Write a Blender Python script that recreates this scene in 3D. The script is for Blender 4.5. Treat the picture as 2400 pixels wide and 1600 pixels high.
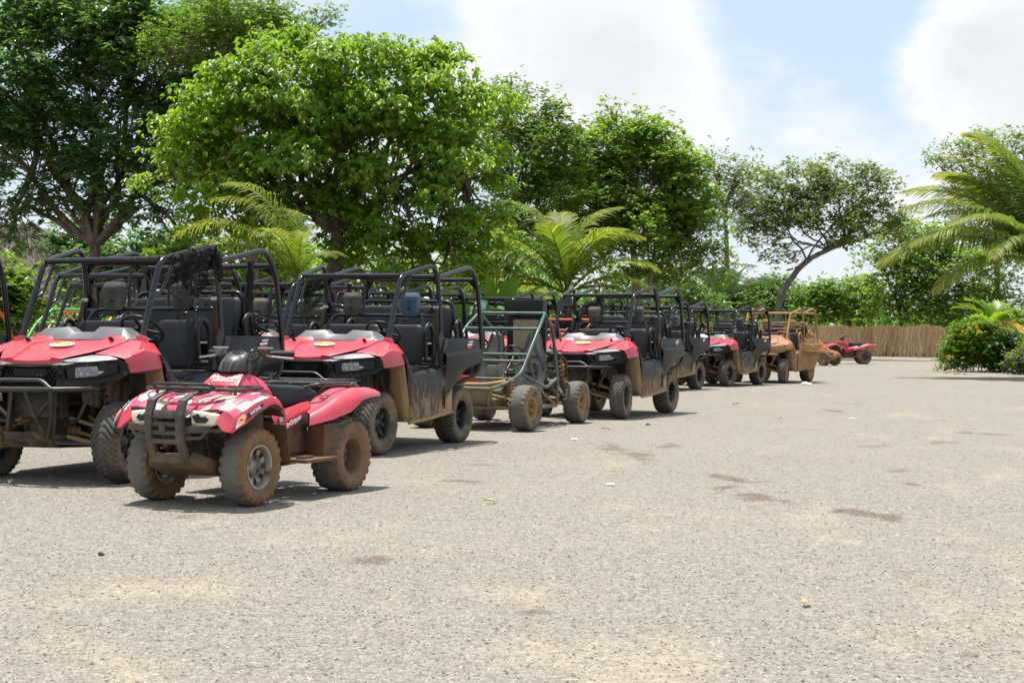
import bpy, bmesh, math, random
import numpy as np
from mathutils import Vector, Matrix, noise as mnoise
R = math.radians
random.seed(7); RNG = np.random.default_rng(11)
S = bpy.context.scene
for o in list(bpy.data.objects): bpy.data.objects.remove(o)
COL = S.collection

# ------------------------------------------------------------------ camera
FPX, YH, CAMH, ROLL = 3533.0, 775.85, 1.2323, R(0.7437)
cam = bpy.data.cameras.new('camera'); camo = bpy.data.objects.new('camera', cam); COL.objects.link(camo)
cam.sensor_width = 36.0; cam.lens = FPX / 2400 * 36.0; cam.clip_start = 0.1; cam.clip_end = 5000
PITCH = math.atan((800 - YH) / FPX)
camo.matrix_world = Matrix.Translation((0, 0, CAMH)) @ Matrix.Rotation(math.pi/2 - PITCH, 4, 'X') @ Matrix.Rotation(ROLL, 4, 'Z')
cam.dof.use_dof = True; cam.dof.focus_distance = 14.5; cam.dof.aperture_fstop = 9.0
S.camera = camo

# ------------------------------------------------------------------ light
SUNV = Vector((-0.14, 0.17, 1.0)).normalized()            # towards the sun
SUN_EL = math.asin(SUNV.z); SUN_ROT = math.atan2(SUNV.x, SUNV.y)
sl = bpy.data.lights.new('sun', 'SUN'); sl.energy = 4.7; sl.angle = R(0.55); sl.color = (1.0, 0.955, 0.88)
so = bpy.data.objects.new('sun', sl); COL.objects.link(so); so.location = (0, 0, 60)
so.rotation_euler = SUNV.to_track_quat('Z', 'Y').to_euler()
S.view_settings.view_transform = 'Standard'; S.view_settings.look = 'None'
S.view_settings.gamma = 1.0; S.view_settings.use_curve_mapping = False
S.view_settings.exposure = 0.58

def at(px, py, d):
    """world point seen at source pixel (2400 wide photo) at depth d"""
    c, s = math.cos(ROLL), math.sin(ROLL)
    X, Y = px - 1200, py - YH
    X, Y = c*X + s*Y, -s*X + c*Y
    return Vector((X/FPX*d, d, CAMH - Y/FPX*d))
def ppm(d): return FPX / d            # source pixels per metre at depth d

# world: Nishita sky + procedural clouds
W = bpy.data.worlds.new('World'); S.world = W; W.use_nodes = True
nt = W.node_tree; N = nt.nodes; N.clear()
def wn(t, **k):
    n = N.new(t)
    for a, b in k.items(): setattr(n, a, b)
    return n
def wmath(op, a, b=None, clamp=False):
    n = N.new('ShaderNodeMath'); n.operation = op; n.use_clamp = clamp
    for i, v in enumerate((a, b)):
        if v is None: continue
        if isinstance(v, (int, float)): n.inputs[i].default_value = v
        else: nt.links.new(v, n.inputs[i])
    return n.outputs[0]
out = wn('ShaderNodeOutputWorld'); bg = wn('ShaderNodeBackground')
sky = wn('ShaderNodeTexSky'); sky.sky_type = 'NISHITA'; sky.sun_disc = False
sky.sun_elevation = SUN_EL; sky.sun_rotation = SUN_ROT; sky.altitude = 0; sky.air_density = 1.0; sky.dust_density = 1.6; sky.ozone_density = 1.0
tc = wn('ShaderNodeTexCoord'); vn = wn('ShaderNodeVectorMath', operation='NORMALIZE'); nt.links.new(tc.outputs['Generated'], vn.inputs[0])
sp = wn('ShaderNodeSeparateXYZ'); nt.links.new(vn.outputs[0], sp.inputs[0])
n1 = wn('ShaderNodeTexNoise'); n1.inputs['Scale'].default_value = 7.0; n1.inputs['Detail'].default_value = 9; n1.inputs['Roughness'].default_value = 0.56
mp = wn('ShaderNodeMapping'); mp.inputs['Scale'].default_value = (1, 1, 1.7); mp.inputs['Location'].default_value = (0.35, 0.1, 0.2)
nt.links.new(vn.outputs[0], mp.inputs[0]); nt.links.new(mp.outputs[0], n1.inputs['Vector'])
n0 = wn('ShaderNodeTexNoise'); n0.inputs['Scale'].default_value = 2.3; n0.inputs['Detail'].default_value = 3
nt.links.new(mp.outputs[0], n0.inputs['Vector'])
dens = wmath('ADD', wmath('MULTIPLY', n1.outputs[0], 2.3), wmath('MULTIPLY', n0.outputs[0], 0.7))
dens = wmath('SUBTRACT', dens, 1.50)
wob = wn('ShaderNodeVectorMath', operation='MULTIPLY_ADD'); nt.links.new(n1.outputs['Color'], wob.inputs[0]); wob.inputs[1].default_value = (.11, .11, .11); wob.inputs[2].default_value = (-.055, -.055, -.055)
vw = wn('ShaderNodeVectorMath', operation='ADD'); nt.links.new(vn.outputs[0], vw.inputs[0]); nt.links.new(wob.outputs[0], vw.inputs[1])
CLOUDS = [(1640, 120, .05, .22), (1560, 210, .05, .2), (1420, 330, .07, .28), (2010, 300, .05, .22), (2200, 420, .07, .2), (1760, 290, .05, .22), (1290, 60, 0.075, .34), (1420, 130, 0.08, .34), (1260, 250, 0.08, .3), (1500, 275, 0.06, .2), (1650, 330, 0.05, .18), (1900, 240, 0.045, .3),
          (2330, 60, 0.075, .5), (2420, 200, 0.085, .5), (2380, -80, .09, .4), (1830, 340, 0.055, .2), (1150, 330, .06, .2), (1930, 80, .075, -.4), (1790, 60, .05, -.25),(900, 60, .07, -.3)]
for px, py, rad, amp in CLOUDS:
    dv = (at(px, py, 100) - Vector((0, 0, CAMH))).normalized()
    ds = wn('ShaderNodeVectorMath', operation='DISTANCE'); nt.links.new(vw.outputs[0], ds.inputs[0]); ds.inputs[1].default_value = dv
    mr = wn('ShaderNodeMapRange'); mr.interpolation_type = 'SMOOTHSTEP'
    nt.links.new(ds.outputs['Value'], mr.inputs[0]); mr.inputs[1].default_value = 0; mr.inputs[2].default_value = rad*1.35
    mr.inputs[3].default_value = amp; mr.inputs[4].default_value = 0
    dens = wmath('ADD', dens, mr.outputs[0])
cf = wn('ShaderNodeMapRange'); cf.interpolation_type = 'SMOOTHSTEP'; nt.links.new(dens, cf.inputs[0])
cf.inputs[1].default_value = -0.16; cf.inputs[2].default_value = 0.52
hz = wn('ShaderNodeMapRange'); nt.links.new(sp.outputs['Z'], hz.inputs[0]); hz.inputs[1].default_value = 0.0; hz.inputs[2].default_value = 0.11; hz.inputs[3].default_value = 0.8; hz.inputs[4].default_value = 0.0; hz.interpolation_type = 'SMOOTHSTEP'
fac = wmath('MAXIMUM', cf.outputs[0], hz.outputs[0])
# cloud body: white where thin, slightly grey where thick
cc = wn('ShaderNodeMapRange'); nt.links.new(dens, cc.inputs[0]); cc.inputs[1].default_value = 0.35; cc.inputs[2].default_value = 1.1
ccol = wn('ShaderNodeMixRGB'); nt.links.new(cc.outputs[0], ccol.inputs[0])
ccol.inputs[1].default_value = (6.75, 6.85, 7.0, 1); ccol.inputs[2].default_value = (5.6, 5.75, 6.05, 1)
skl = wn('ShaderNodeMixRGB'); skl.inputs[0].default_value = 0.72; nt.links.new(sky.outputs[0], skl.inputs[1]); skl.inputs[2].default_value = (4.9, 6.0, 7.0, 1)
mx = wn('ShaderNodeMixRGB'); nt.links.new(fac, mx.inputs[0]); nt.links.new(skl.outputs[0], mx.inputs[1]); nt.links.new(ccol.outputs[0], mx.inputs[2])
nt.links.new(mx.outputs[0], bg.inputs[0]); bg.inputs[1].default_value = 0.10
nt.links.new(bg.outputs[0], out.inputs[0])

# ------------------------------------------------------------------ materials
def newmat(name):
    m = bpy.data.materials.new(name); m.use_nodes = True
    return m, m.node_tree, m.node_tree.nodes['Principled BSDF']
def link(t, a, b): t.links.new(a, b)
def noise(t, scale, detail=4, rough=.55, vec=None, w=None, dist=0.0):
    n = t.nodes.new('ShaderNodeTexNoise')
    if w is not None:
        n.noise_dimensions = '4D'; link(t, w, n.inputs['W'])
    n.inputs['Scale'].default_value = scale; n.inputs['Detail'].default_value = detail; n.inputs['Roughness'].default_value = rough
    n.inputs['Distortion'].default_value = dist
    if vec is not None: link(t, vec, n.inputs['Vector'])
    return n.outputs[0]
def mrange(t, v, a, b, c=0., d=1., smooth=True):
    n = t.nodes.new('ShaderNodeMapRange')
    if smooth: n.interpolation_type = 'SMOOTHSTEP'
    link(t, v, n.inputs[0])
    for i, x in enumerate((a, b, c, d)): n.inputs[i+1].default_value = x
    return n.outputs[0]
def math_(t, op, a, b, clamp=False):
    n = t.nodes.new('ShaderNodeMath'); n.operation = op; n.use_clamp = clamp
    for i, v in enumerate((a, b)):
        if isinstance(v, (int, float)): n.inputs[i].default_value = v
        else: link(t, v, n.inputs[i])
    return n.outputs[0]
def mixc(t, f, a, b):
    n = t.nodes.new('ShaderNodeMixRGB')
    for i, v in enumerate((f, a, b)):
        if isinstance(v, (int, float)): n.inputs[i].default_value = v
        elif isinstance(v, tuple): n.inputs[i].default_value = (*v, 1) if len(v) == 3 else v
        else: link(t, v, n.inputs[i])
    return n.outputs[0]
def bump(t, h, strength=.3, dist=.01):
    n = t.nodes.new('ShaderNodeBump'); n.inputs['Strength'].default_value = strength; n.inputs['Distance'].default_value = dist
    link(t, h, n.inputs['Height']); return n.outputs[0]
MUD = (.33, .225, .12); RUST = (.21, .085, .035); DUST = (.34, .29, .22)

def weathered(name, col, rough=.4, mudcol=MUD, z0=.3, z1=1.1, lo=.40, hi=.85, nscale=5., streak=(1, 1, 1), speck=0., dustamt=.15, metal=0., coat=0., specular=.5, var=.12):
    """paint / plastic with a mud film whose cover thins upwards (dirt thrown up by the wheels), thin dust and dried splashes"""
    m, t, p = newmat(name)
    co = t.nodes.new('ShaderNodeTexCoord'); oi = t.nodes.new('ShaderNodeObjectInfo')
    w = math_(t, 'MULTIPLY', oi.outputs['Random'], 20.)
    mpn = t.nodes.new('ShaderNodeMapping'); mpn.inputs['Scale'].default_value = streak; link(t, co.outputs['Object'], mpn.inputs[0])
    v = mpn.outputs[0]
    sepn = t.nodes.new('ShaderNodeSeparateXYZ'); link(t, co.outputs['Object'], sepn.inputs[0])
    thr = mrange(t, sepn.outputs['Z'], z0, z1, lo, hi, False)
    nz = noise(t, nscale, 7, .65, v, w, .4)
    mk = mrange(t, math_(t, 'SUBTRACT', math_(t, 'ADD', math_(t, 'MULTIPLY', nz, .8), math_(t, 'MULTIPLY', noise(t, nscale*5, 5, .7, v, w), .2)), thr), -.09, .13)
    nd = noise(t, 2.2, 5, .6, co.outputs['Object'], w)
    base = mixc(t, mrange(t, noise(t, 40, 3, .6, co.outputs['Object']), .3, .7, 0, var), col, tuple(min(1, c*1.6+.02) for c in col))
    base = mixc(t, mrange(t, nd, .35, .75, 0, dustamt), base, DUST)
    if speck > 0:
        vo = t.nodes.new('ShaderNodeTexVoronoi'); vo.inputs['Scale'].default_value = 38; vo.inputs['Randomness'].default_value = 1
        link(t, co.outputs['Object'], vo.inputs['Vector'])
        gate = mrange(t, noise(t, 3.1, 2, .5, co.outputs['Object'], w), .5, .72, 0., 1.)
        sk = math_(t, 'MULTIPLY', mrange(t, vo.outputs['Distance'], .10, .26, 1., 0.), math_(t, 'MULTIPLY', gate, speck))
        base = mixc(t, sk, base, (.46, .42, .36))
    mud = mixc(t, noise(t, 9, 5, .6, v), tuple(c*.62 for c in mudcol), tuple(min(1, c*1.25) for c in mudcol))
    c = mixc(t, mk, base, mud); link(t, c, p.inputs['Base Color'])
    rr = mixc(t, mk, (rough,)*3, (.92,)*3); link(t, rr, p.inputs['Roughness'])
    p.inputs['Metallic'].default_value = metal; p.inputs['Specular IOR Level'].default_value = specular
    if coat: p.inputs['Coat Weight'].default_value = coat; p.inputs['Coat Roughness'].default_value = .12
    hh = math_(t, 'ADD', math_(t, 'MULTIPLY', mk, .6), math_(t, 'MULTIPLY', noise(t, 60, 4, .6, co.outputs['Object']), .35))
    link(t, bump(t, hh, .25, .004), p.inputs['Normal'])
    return m
def simple(name, col, rough=.5, metal=0., nz=30., var=.25, b=.1, spec=.5):
    m, t, p = newmat(name); co = t.nodes.new('ShaderNodeTexCoord')
    f = noise(t, nz, 5, .6, co.outputs['Object'])
    link(t, mixc(t, f, tuple(c*(1-var) for c in col), tuple(min(1, c*(1+var)) for c in col)), p.inputs['Base Color'])
    p.inputs['Roughness'].default_value = rough; p.inputs['Metallic'].default_value = metal; p.inputs['Specular IOR Level'].default_value = spec
    if b: link(t, bump(t, f, b, .01), p.inputs['Normal'])
    return m
M = {}
M['red'] = weathered('red_plastic', (.49, .019, .040), .36, z0=.75, z1=1.0, lo=.62, hi=.95, speck=.9, dustamt=.10, nscale=9, specular=.6)
M['reddusty'] = weathered('dusty_red_plastic', (.44, .030, .045), .5, z0=.75, z1=1.2, lo=.48, hi=.62, speck=1., dustamt=.45, nscale=7, specular=.5)
M['black'] = weathered('black_plastic', (.006, .0063, .0075), .48, z0=.35, z1=1.2, lo=.44, hi=.80, streak=(2.2, 1, .8), nscale=9, speck=.8, dustamt=.03, specular=.3, var=.04)
M['blackclean'] = weathered('black_trim', (.010, .0105, .012), .42, z0=.4, z1=1.2, lo=.62, hi=.95, speck=.7, dustamt=.03, specular=.32, var=.04)
M['grey'] = weathered('grey_plastic', (.115, .12, .13), .42, z0=.5, z1=1.2, lo=.75, hi=1.0, dustamt=.2)
M['cage'] = weathered('cage_paint', (.0055, .0075, .012), .24, z0=.5, z1=1.75, lo=.42, hi=.86, nscale=11, speck=.35, dustamt=.02, mudcol=(.10, .055, .033), specular=.5, var=.03)
M['seat'] = weathered('seat_vinyl', (.006, .007, .010), .45, z0=.4, z1=1.0, lo=.6, hi=.95, dustamt=.012, specular=.28, var=.03)
M['under'] = weathered('underbody_steel', (.022, .019, .016), .6, z0=.1, z1=1.0, lo=.38, hi=.66, dustamt=.12, mudcol=(.17, .11, .06))
M['liner'] = weathered('muddy_liner', (.03, .026, .022), .6, z0=.2, z1=1.0, lo=.05, hi=.30, mudcol=(.36, .235, .115))
M['innerwell'] = weathered('inner_well_plastic', (.012, .011, .010), .6, z0=.3, z1=1.0, lo=.45, hi=.62, streak=(3, 3, .5), mudcol=(.26, .17, .085))
M['guard'] = weathered('brush_guard_paint', (.010, .010, .010), .40, z0=.2, z1=.8, lo=.44, hi=.80, nscale=8, mudcol=(.2, .13, .075))
M['rimblack'] = weathered('black_steel_rim', (.012, .013, .016), .35, z0=-.3, z1=.3, lo=.60, hi=.64, dustamt=.1, mudcol=(.17, .125, .08))
M['rimsilver'] = weathered('silver_rim', (.34, .32, .29), .4, z0=-.3, z1=.3, lo=.47, hi=.52, dustamt=.35, mudcol=(.22, .13, .07), metal=.55)
M['strap'] = simple('brown_webbing', (.060, .030, .020), .8, nz=60)
M['net'] = simple('black_netting', (.010, .010, .010), .85, nz=80)
M['headrest'] = weathered('headrest_plastic', (.030, .030, .028), .5, z0=1.2, z1=1.8, lo=.72, hi=.9, dustamt=.5)
M['headrestblue'] = weathered('blue_headrest_plastic', (.02, .075, .13), .5, z0=1.2, z1=1.62, lo=.42, hi=.72, dustamt=.3, mudcol=(.05, .045, .035))
M['mudtan'] = weathered('tan_mud_paint', (.17, .10, .05), .7, z0=.1, z1=1.4, lo=.22, hi=.34, mudcol=(.38, .225, .10))
M['mudorange'] = weathered('orange_mud_hood', (.46, .12, .07), .6, z0=.6, z1=1.3, lo=.45, hi=.56, mudcol=(.48, .25, .11), dustamt=.3)
M['green'] = weathered('green_tube_paint', (.010, .070, .056), .36, z0=.2, z1=1.3, lo=.36, hi=.66, nscale=11, mudcol=(.22, .17, .11), dustamt=.35)
M['orange'] = weathered('orange_tube_paint', (.62, .115, .02), .4, z0=.1, z1=1.0, lo=.42, hi=.8, dustamt=.15)
M['orangeyellow'] = weathered('amber_tube_paint', (.68, .24, .05), .4, z0=.1, z1=1.0, lo=.42, hi=.8, dustamt=.15)
M['lime'] = weathered('light_green_tube_paint', (.09, .36, .065), .4, z0=.1, z1=1.0, lo=.42, hi=.8, dustamt=.15)
M['chrome'] = simple('bare_metal', (.45, .44, .42), .3, .9, nz=50)
M['white'] = simple('white_print', (.78, .78, .76), .45, b=0)
M['yellow'] = simple('yellow_print', (.80, .62, .16), .45, b=0)
M['cream'] = simple('cream_print', (.82, .76, .50), .45, b=0)
M['decalred'] = simple('red_print', (.55, .03, .03), .45, b=0)
M['decalgreen'] = simple('green_plate', (.02, .24, .12), .45, b=0)
M['blackprint'] = simple('black_print', (.012, .012, .012), .4, b=0)
M['radiator'] = simple('rusty_radiator', (.42, .33, .23), .75, nz=22, var=.5)
M['rust'] = simple('rust', (.14, .06, .03), .85, nz=30, var=.5)
M['orangelens'] = simple('orange_reflector', (.85, .16, .02), .3, b=0)
M['redlens'] = simple('red_spring_paint', (.6, .03, .02), .4, b=0)

def tire_mat(name, a, b, mud, lo):
    m, t, p = newmat(name); co = t.nodes.new('ShaderNodeTexCoord'); oi = t.nodes.new('ShaderNodeObjectInfo')
    w = math_(t, 'MULTIPLY', oi.outputs['Random'], 20.)
    g = t.nodes.new('ShaderNodeAttribute'); g.attribute_name = 'tread'       # 1 on worn tread face, 0 on side wall and grooves
    nz = noise(t, 6, 6, .65, co.outputs['Object'], w)
    base = mixc(t, mrange(t, g.outputs['Fac'], .1, .9), a, b); base = mixc(t, mrange(t, g.outputs['Fac'], -.3, .0, 1, 0), base, (.010, .009, .008))
    thr = math_(t, 'ADD', mrange(t, g.outputs['Fac'], 0, 1, lo, lo+.26, False), mrange(t, g.outputs['Fac'], -.3, 0, .18, 0))
    mk = mrange(t, math_(t, 'SUBTRACT', nz, thr), -.07, .12)
    mc = mixc(t, noise(t, 14, 5, .6, co.outputs['Object']), tuple(c*.6 for c in mud), tuple(c*1.3 for c in mud))
    link(t, mixc(t, mk, base, mc), p.inputs['Base Color']); p.inputs['Roughness'].default_value = .82
    link(t, bump(t, noise(t, 70, 4, .6, co.outputs['Object']), .35, .004), p.inputs['Normal'])
    return m
M['tyre'] = tire_mat('dusty_tyre_rubber', (.042, .036, .030), (.085, .080, .072), (.17, .12, .075), .42)
M['tyremud'] = tire_mat('muddy_tyre_rubber', (.10, .064, .038), (.135, .128, .112), (.215, .118, .055), .36)
M['tyretan'] = tire_mat('tan_dusty_tyre_rubber', (.065, .052, .040), (.115, .104, .088), (.21, .145, .088), .45)

def lens_mat():
    m, t, p = newmat('headlight_lens'); co = t.nodes.new('ShaderNodeTexCoord')
    wv = t.nodes.new('ShaderNodeTexVoronoi'); wv.inputs['Scale'].default_value = 34; link(t, co.outputs['Object'], wv.inputs['Vector'])
    link(t, mixc(t, mrange(t, wv.outputs['Distance'], .1, .6), (.42, .42, .40), (.16, .16, .155)), p.inputs['Base Color'])
    p.inputs['Metallic'].default_value = .35; p.inputs['Roughness'].default_value = .22; p.inputs['Coat Weight'].default_value = 1; p.inputs['Coat Roughness'].default_value = .08
    return m
M['lens'] = lens_mat()
def graphic_mat():
    """pink-red plastic printed with white and black shards"""
    m, t, p = newmat('printed_pink_plastic'); co = t.nodes.new('ShaderNodeTexCoord')
    mpn = t.nodes.new('ShaderNodeMapping'); mpn.inputs['Scale'].default_value = (3.4, 8.0, 8.0); mpn.inputs['Rotation'].default_value = (.3, .5, .65); link(t, co.outputs['Object'], mpn.inputs[0])
    vo = t.nodes.new('ShaderNodeTexVoronoi'); vo.inputs['Scale'].default_value = 2.1; link(t, mpn.outputs[0], vo.inputs['Vector'])
    sx = t.nodes.new('ShaderNodeSeparateXYZ'); link(t, vo.outputs['Color'], sx.inputs[0])
    sy = t.nodes.new('ShaderNodeSeparateXYZ'); link(t, co.outputs['Object'], sy.inputs[0])
    # print covers the nose and the middle; wheel arches stay plain faded pink
    zone = mrange(t, math_(t, 'ADD', sy.outputs['X'], math_(t, 'MULTIPLY', math_(t, 'ABSOLUTE', sy.outputs['Y'], 0), -.35)), .34, .44)
    wht = math_(t, 'MULTIPLY', math_(t, 'GREATER_THAN', sx.outputs['X'], .80), zone)
    blk = math_(t, 'MULTIPLY', math_(t, 'LESS_THAN', sx.outputs['X'], .12), zone)
    crm = math_(t, 'MULTIPLY', math_(t, 'GREATER_THAN', sx.outputs['Y'], .88), zone)
    base = mixc(t, noise(t, 3.5, 4, .6, co.outputs['Object']), (.55, .022, .060), (.62, .06, .16))
    c = mixc(t, wht, base, (.72, .70, .70)); c = mixc(t, blk, c, (.03, .03, .03)); c = mixc(t, crm, c, (.62, .52, .36))
    c = mixc(t, mrange(t, noise(t, 30, 5, .7, co.outputs['Object']), .55, .8, 0, .5), c, (.36, .25, .18))
    link(t, c, p.inputs['Base Color']); p.inputs['Roughness'].default_value = .46
    return m
M['graphic'] = graphic_mat()
M['pink'] = weathered('faded_pink_plastic', (.53, .026, .062), .42, z0=.4, z1=.8, lo=.60, hi=.90, dustamt=.25, speck=.5, specular=.55, mudcol=RUST)
M['atvblack'] = weathered('quad_black_plastic', (.018, .018, .019), .42, z0=.15, z1=.85, lo=.36, hi=.74, mudcol=(.20, .095, .042), dustamt=.15)
M['atvguard'] = weathered('quad_bumper_paint', (.022, .022, .020), .45, z0=.2, z1=.9, lo=.40, hi=.62, mudcol=(.15, .105, .065), nscale=10)
M['atvliner'] = weathered('rusty_mud_liner', (.020, .012, .010), .6, z0=.2, z1=.95, lo=.36, hi=.54, nscale=5, mudcol=(.155, .075, .030))
M['rearguard'] = weathered('quad_rear_guard', (.014, .014, .014), .5, z0=.30, z1=.60, lo=.22, hi=.60, nscale=9, mudcol=(.20, .098, .042))
M['rack'] = weathered('quad_rack_tube', (.020, .015, .013), .3, z0=.5, z1=1.0, lo=.46, hi=.6, mudcol=(.11, .05, .03), nscale=14)
M['atvskid'] = weathered('muddy_skid_plate', (.035, .022, .014), .7, z0=.1, z1=.7, lo=.36, hi=.5, mudcol=(.15, .085, .042))

def leaf_mat(name, a, b, c=None, trans=.35, rough=.38, spec=.5, tm=(1.7, 1.65, .7)):
    m, t, p = newmat(name)
    at_ = t.nodes.new('ShaderNodeAttribute'); at_.attribute_name = 'tint'
    rp = t.nodes.new('ShaderNodeValToRGB'); e = rp.color_ramp.elements
    e[0].color = (*a, 1); e[1].color = (*b, 1)
    if c:
        e[1].position = .86; x = e.new(1.0); x.color = (*c, 1)
    link(t, at_.outputs['Fac'], rp.inputs[0]); link(t, rp.outputs[0], p.inputs['Base Color'])
    p.inputs['Roughness'].default_value = rough; p.inputs['Specular IOR Level'].default_value = spec
    tr = t.nodes.new('ShaderNodeBsdfTranslucent'); mxs = t.nodes.new('ShaderNodeMixShader'); mxs.inputs[0].default_value = trans
    br = t.nodes.new('ShaderNodeMixRGB'); br.blend_type = 'MULTIPLY'; br.inputs[0].default_value = 1; br.inputs[2].default_value = (*tm, 1); link(t, rp.outputs[0], br.inputs[1])
    link(t, br.outputs[0], tr.inputs[0])
    ou = t.nodes['Material Output']; link(t, p.outputs[0], mxs.inputs[1]); link(t, tr.outputs[0], mxs.inputs[2]); link(t, mxs.outputs[0], ou.inputs[0])
    return m
def bark_mat(name, a, b, sc=8):
    m, t, p = newmat(name); co = t.nodes.new('ShaderNodeTexCoord')
    mpn = t.nodes.new('ShaderNodeMapping'); mpn.inputs['Scale'].default_value = (1, 1, .35); link(t, co.outputs['Object'], mpn.inputs[0])
    f = noise(t, sc, 8, .7, mpn.outputs[0], dist=.6)
    c = mixc(t, mrange(t, f, .35, .65), a, b)
    c = mixc(t, mrange(t, noise(t, 2.5, 4, .6, co.outputs['Object']), .55, .72, 0, .6), c, (.24, .22, .18))
    link(t, c, p.inputs['Base Color']); p.inputs['Roughness'].default_value = .9
    link(t, bump(t, f, .7, .03), p.inputs['Normal'])
    return m
M['leaf_dark'] = leaf_mat('dark_glossy_leaves', (.050, .112, .032), (.135, .23, .072), trans=.5, rough=.28, spec=.7, tm=(1.9, 1.9, 1.0))
M['leaf_bright'] = leaf_mat('bright_green_leaves', (.095, .20, .024), (.195, .315, .042), (.28, .36, .06), trans=.56, rough=.36, tm=(2.0, 1.9, .7))
M['leaf_light'] = leaf_mat('light_green_leaves', (.075, .16, .025), (.17, .255, .045), trans=.5)
M['leaf_mid'] = leaf_mat('mid_green_leaves', (.095, .18, .030), (.22, .31, .065), trans=.55, tm=(1.9, 1.9, .8))
M['leaf_olive'] = leaf_mat('olive_leaves', (.065, .12, .03), (.175, .22, .065), (.22, .25, .09), trans=.52, tm=(1.8, 1.8, .9))
M['leaf_hedge'] = leaf_mat('hedge_leaves', (.055, .135, .022), (.14, .235, .045), trans=.5)
M['leaf_bush'] = leaf_mat('bush_leaves', (.07, .16, .014), (.17, .28, .03), (.34, .36, .06), trans=.5)
M['leaf_bushdark'] = leaf_mat('dark_bush_leaves', (.025, .075, .018), (.065, .14, .035), trans=.38)
M['frond_green'] = leaf_mat('palm_leaflets_green', (.055, .13, .022), (.17, .235, .04), (.42, .33, .07), trans=.48, rough=.5, spec=.25)
M['frond_yellow'] = leaf_mat('palm_leaflets_yellow', (.10, .18, .03), (.24, .29, .05), (.46, .36, .06), trans=.5, rough=.5, spec=.25)
M['frond_bright'] = leaf_mat('palm_leaflets_bright', (.14, .25, .012), (.25, .36, .02), trans=.5)
M['frond_amber'] = leaf_mat('palm_leaflets_amber', (.45, .24, .03), (.62, .38, .05), trans=.4)
M['frond_dark'] = leaf_mat('palm_leaflets_dark', (.018, .060, .018), (.050, .115, .030), trans=.3, rough=.3)
M['bark'] = bark_mat('brown_bark', (.060, .042, .030), (.17, .125, .095))
M['barkpale'] = bark_mat('pale_bark', (.13, .09, .06), (.32, .25, .18))
M['barkgrey'] = bark_mat('grey_bark', (.055, .048, .042), (.16, .14, .12))
M['flower'] = simple('orange_yellow_petals', (.85, .42, .03), .6, b=0)
M['violet'] = simple('violet_petals', (.22, .10, .42), .6, b=0)
M['banana'] = leaf_mat('banana_leaf', (.035, .085, .02), (.085, .15, .035), trans=.25)
M['bucket'] = weathered('grey_seat_shell', (.042, .042, .042), .5, z0=.2, z1=1.0, lo=.52, hi=.9, speck=.5, dustamt=.3)
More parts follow.
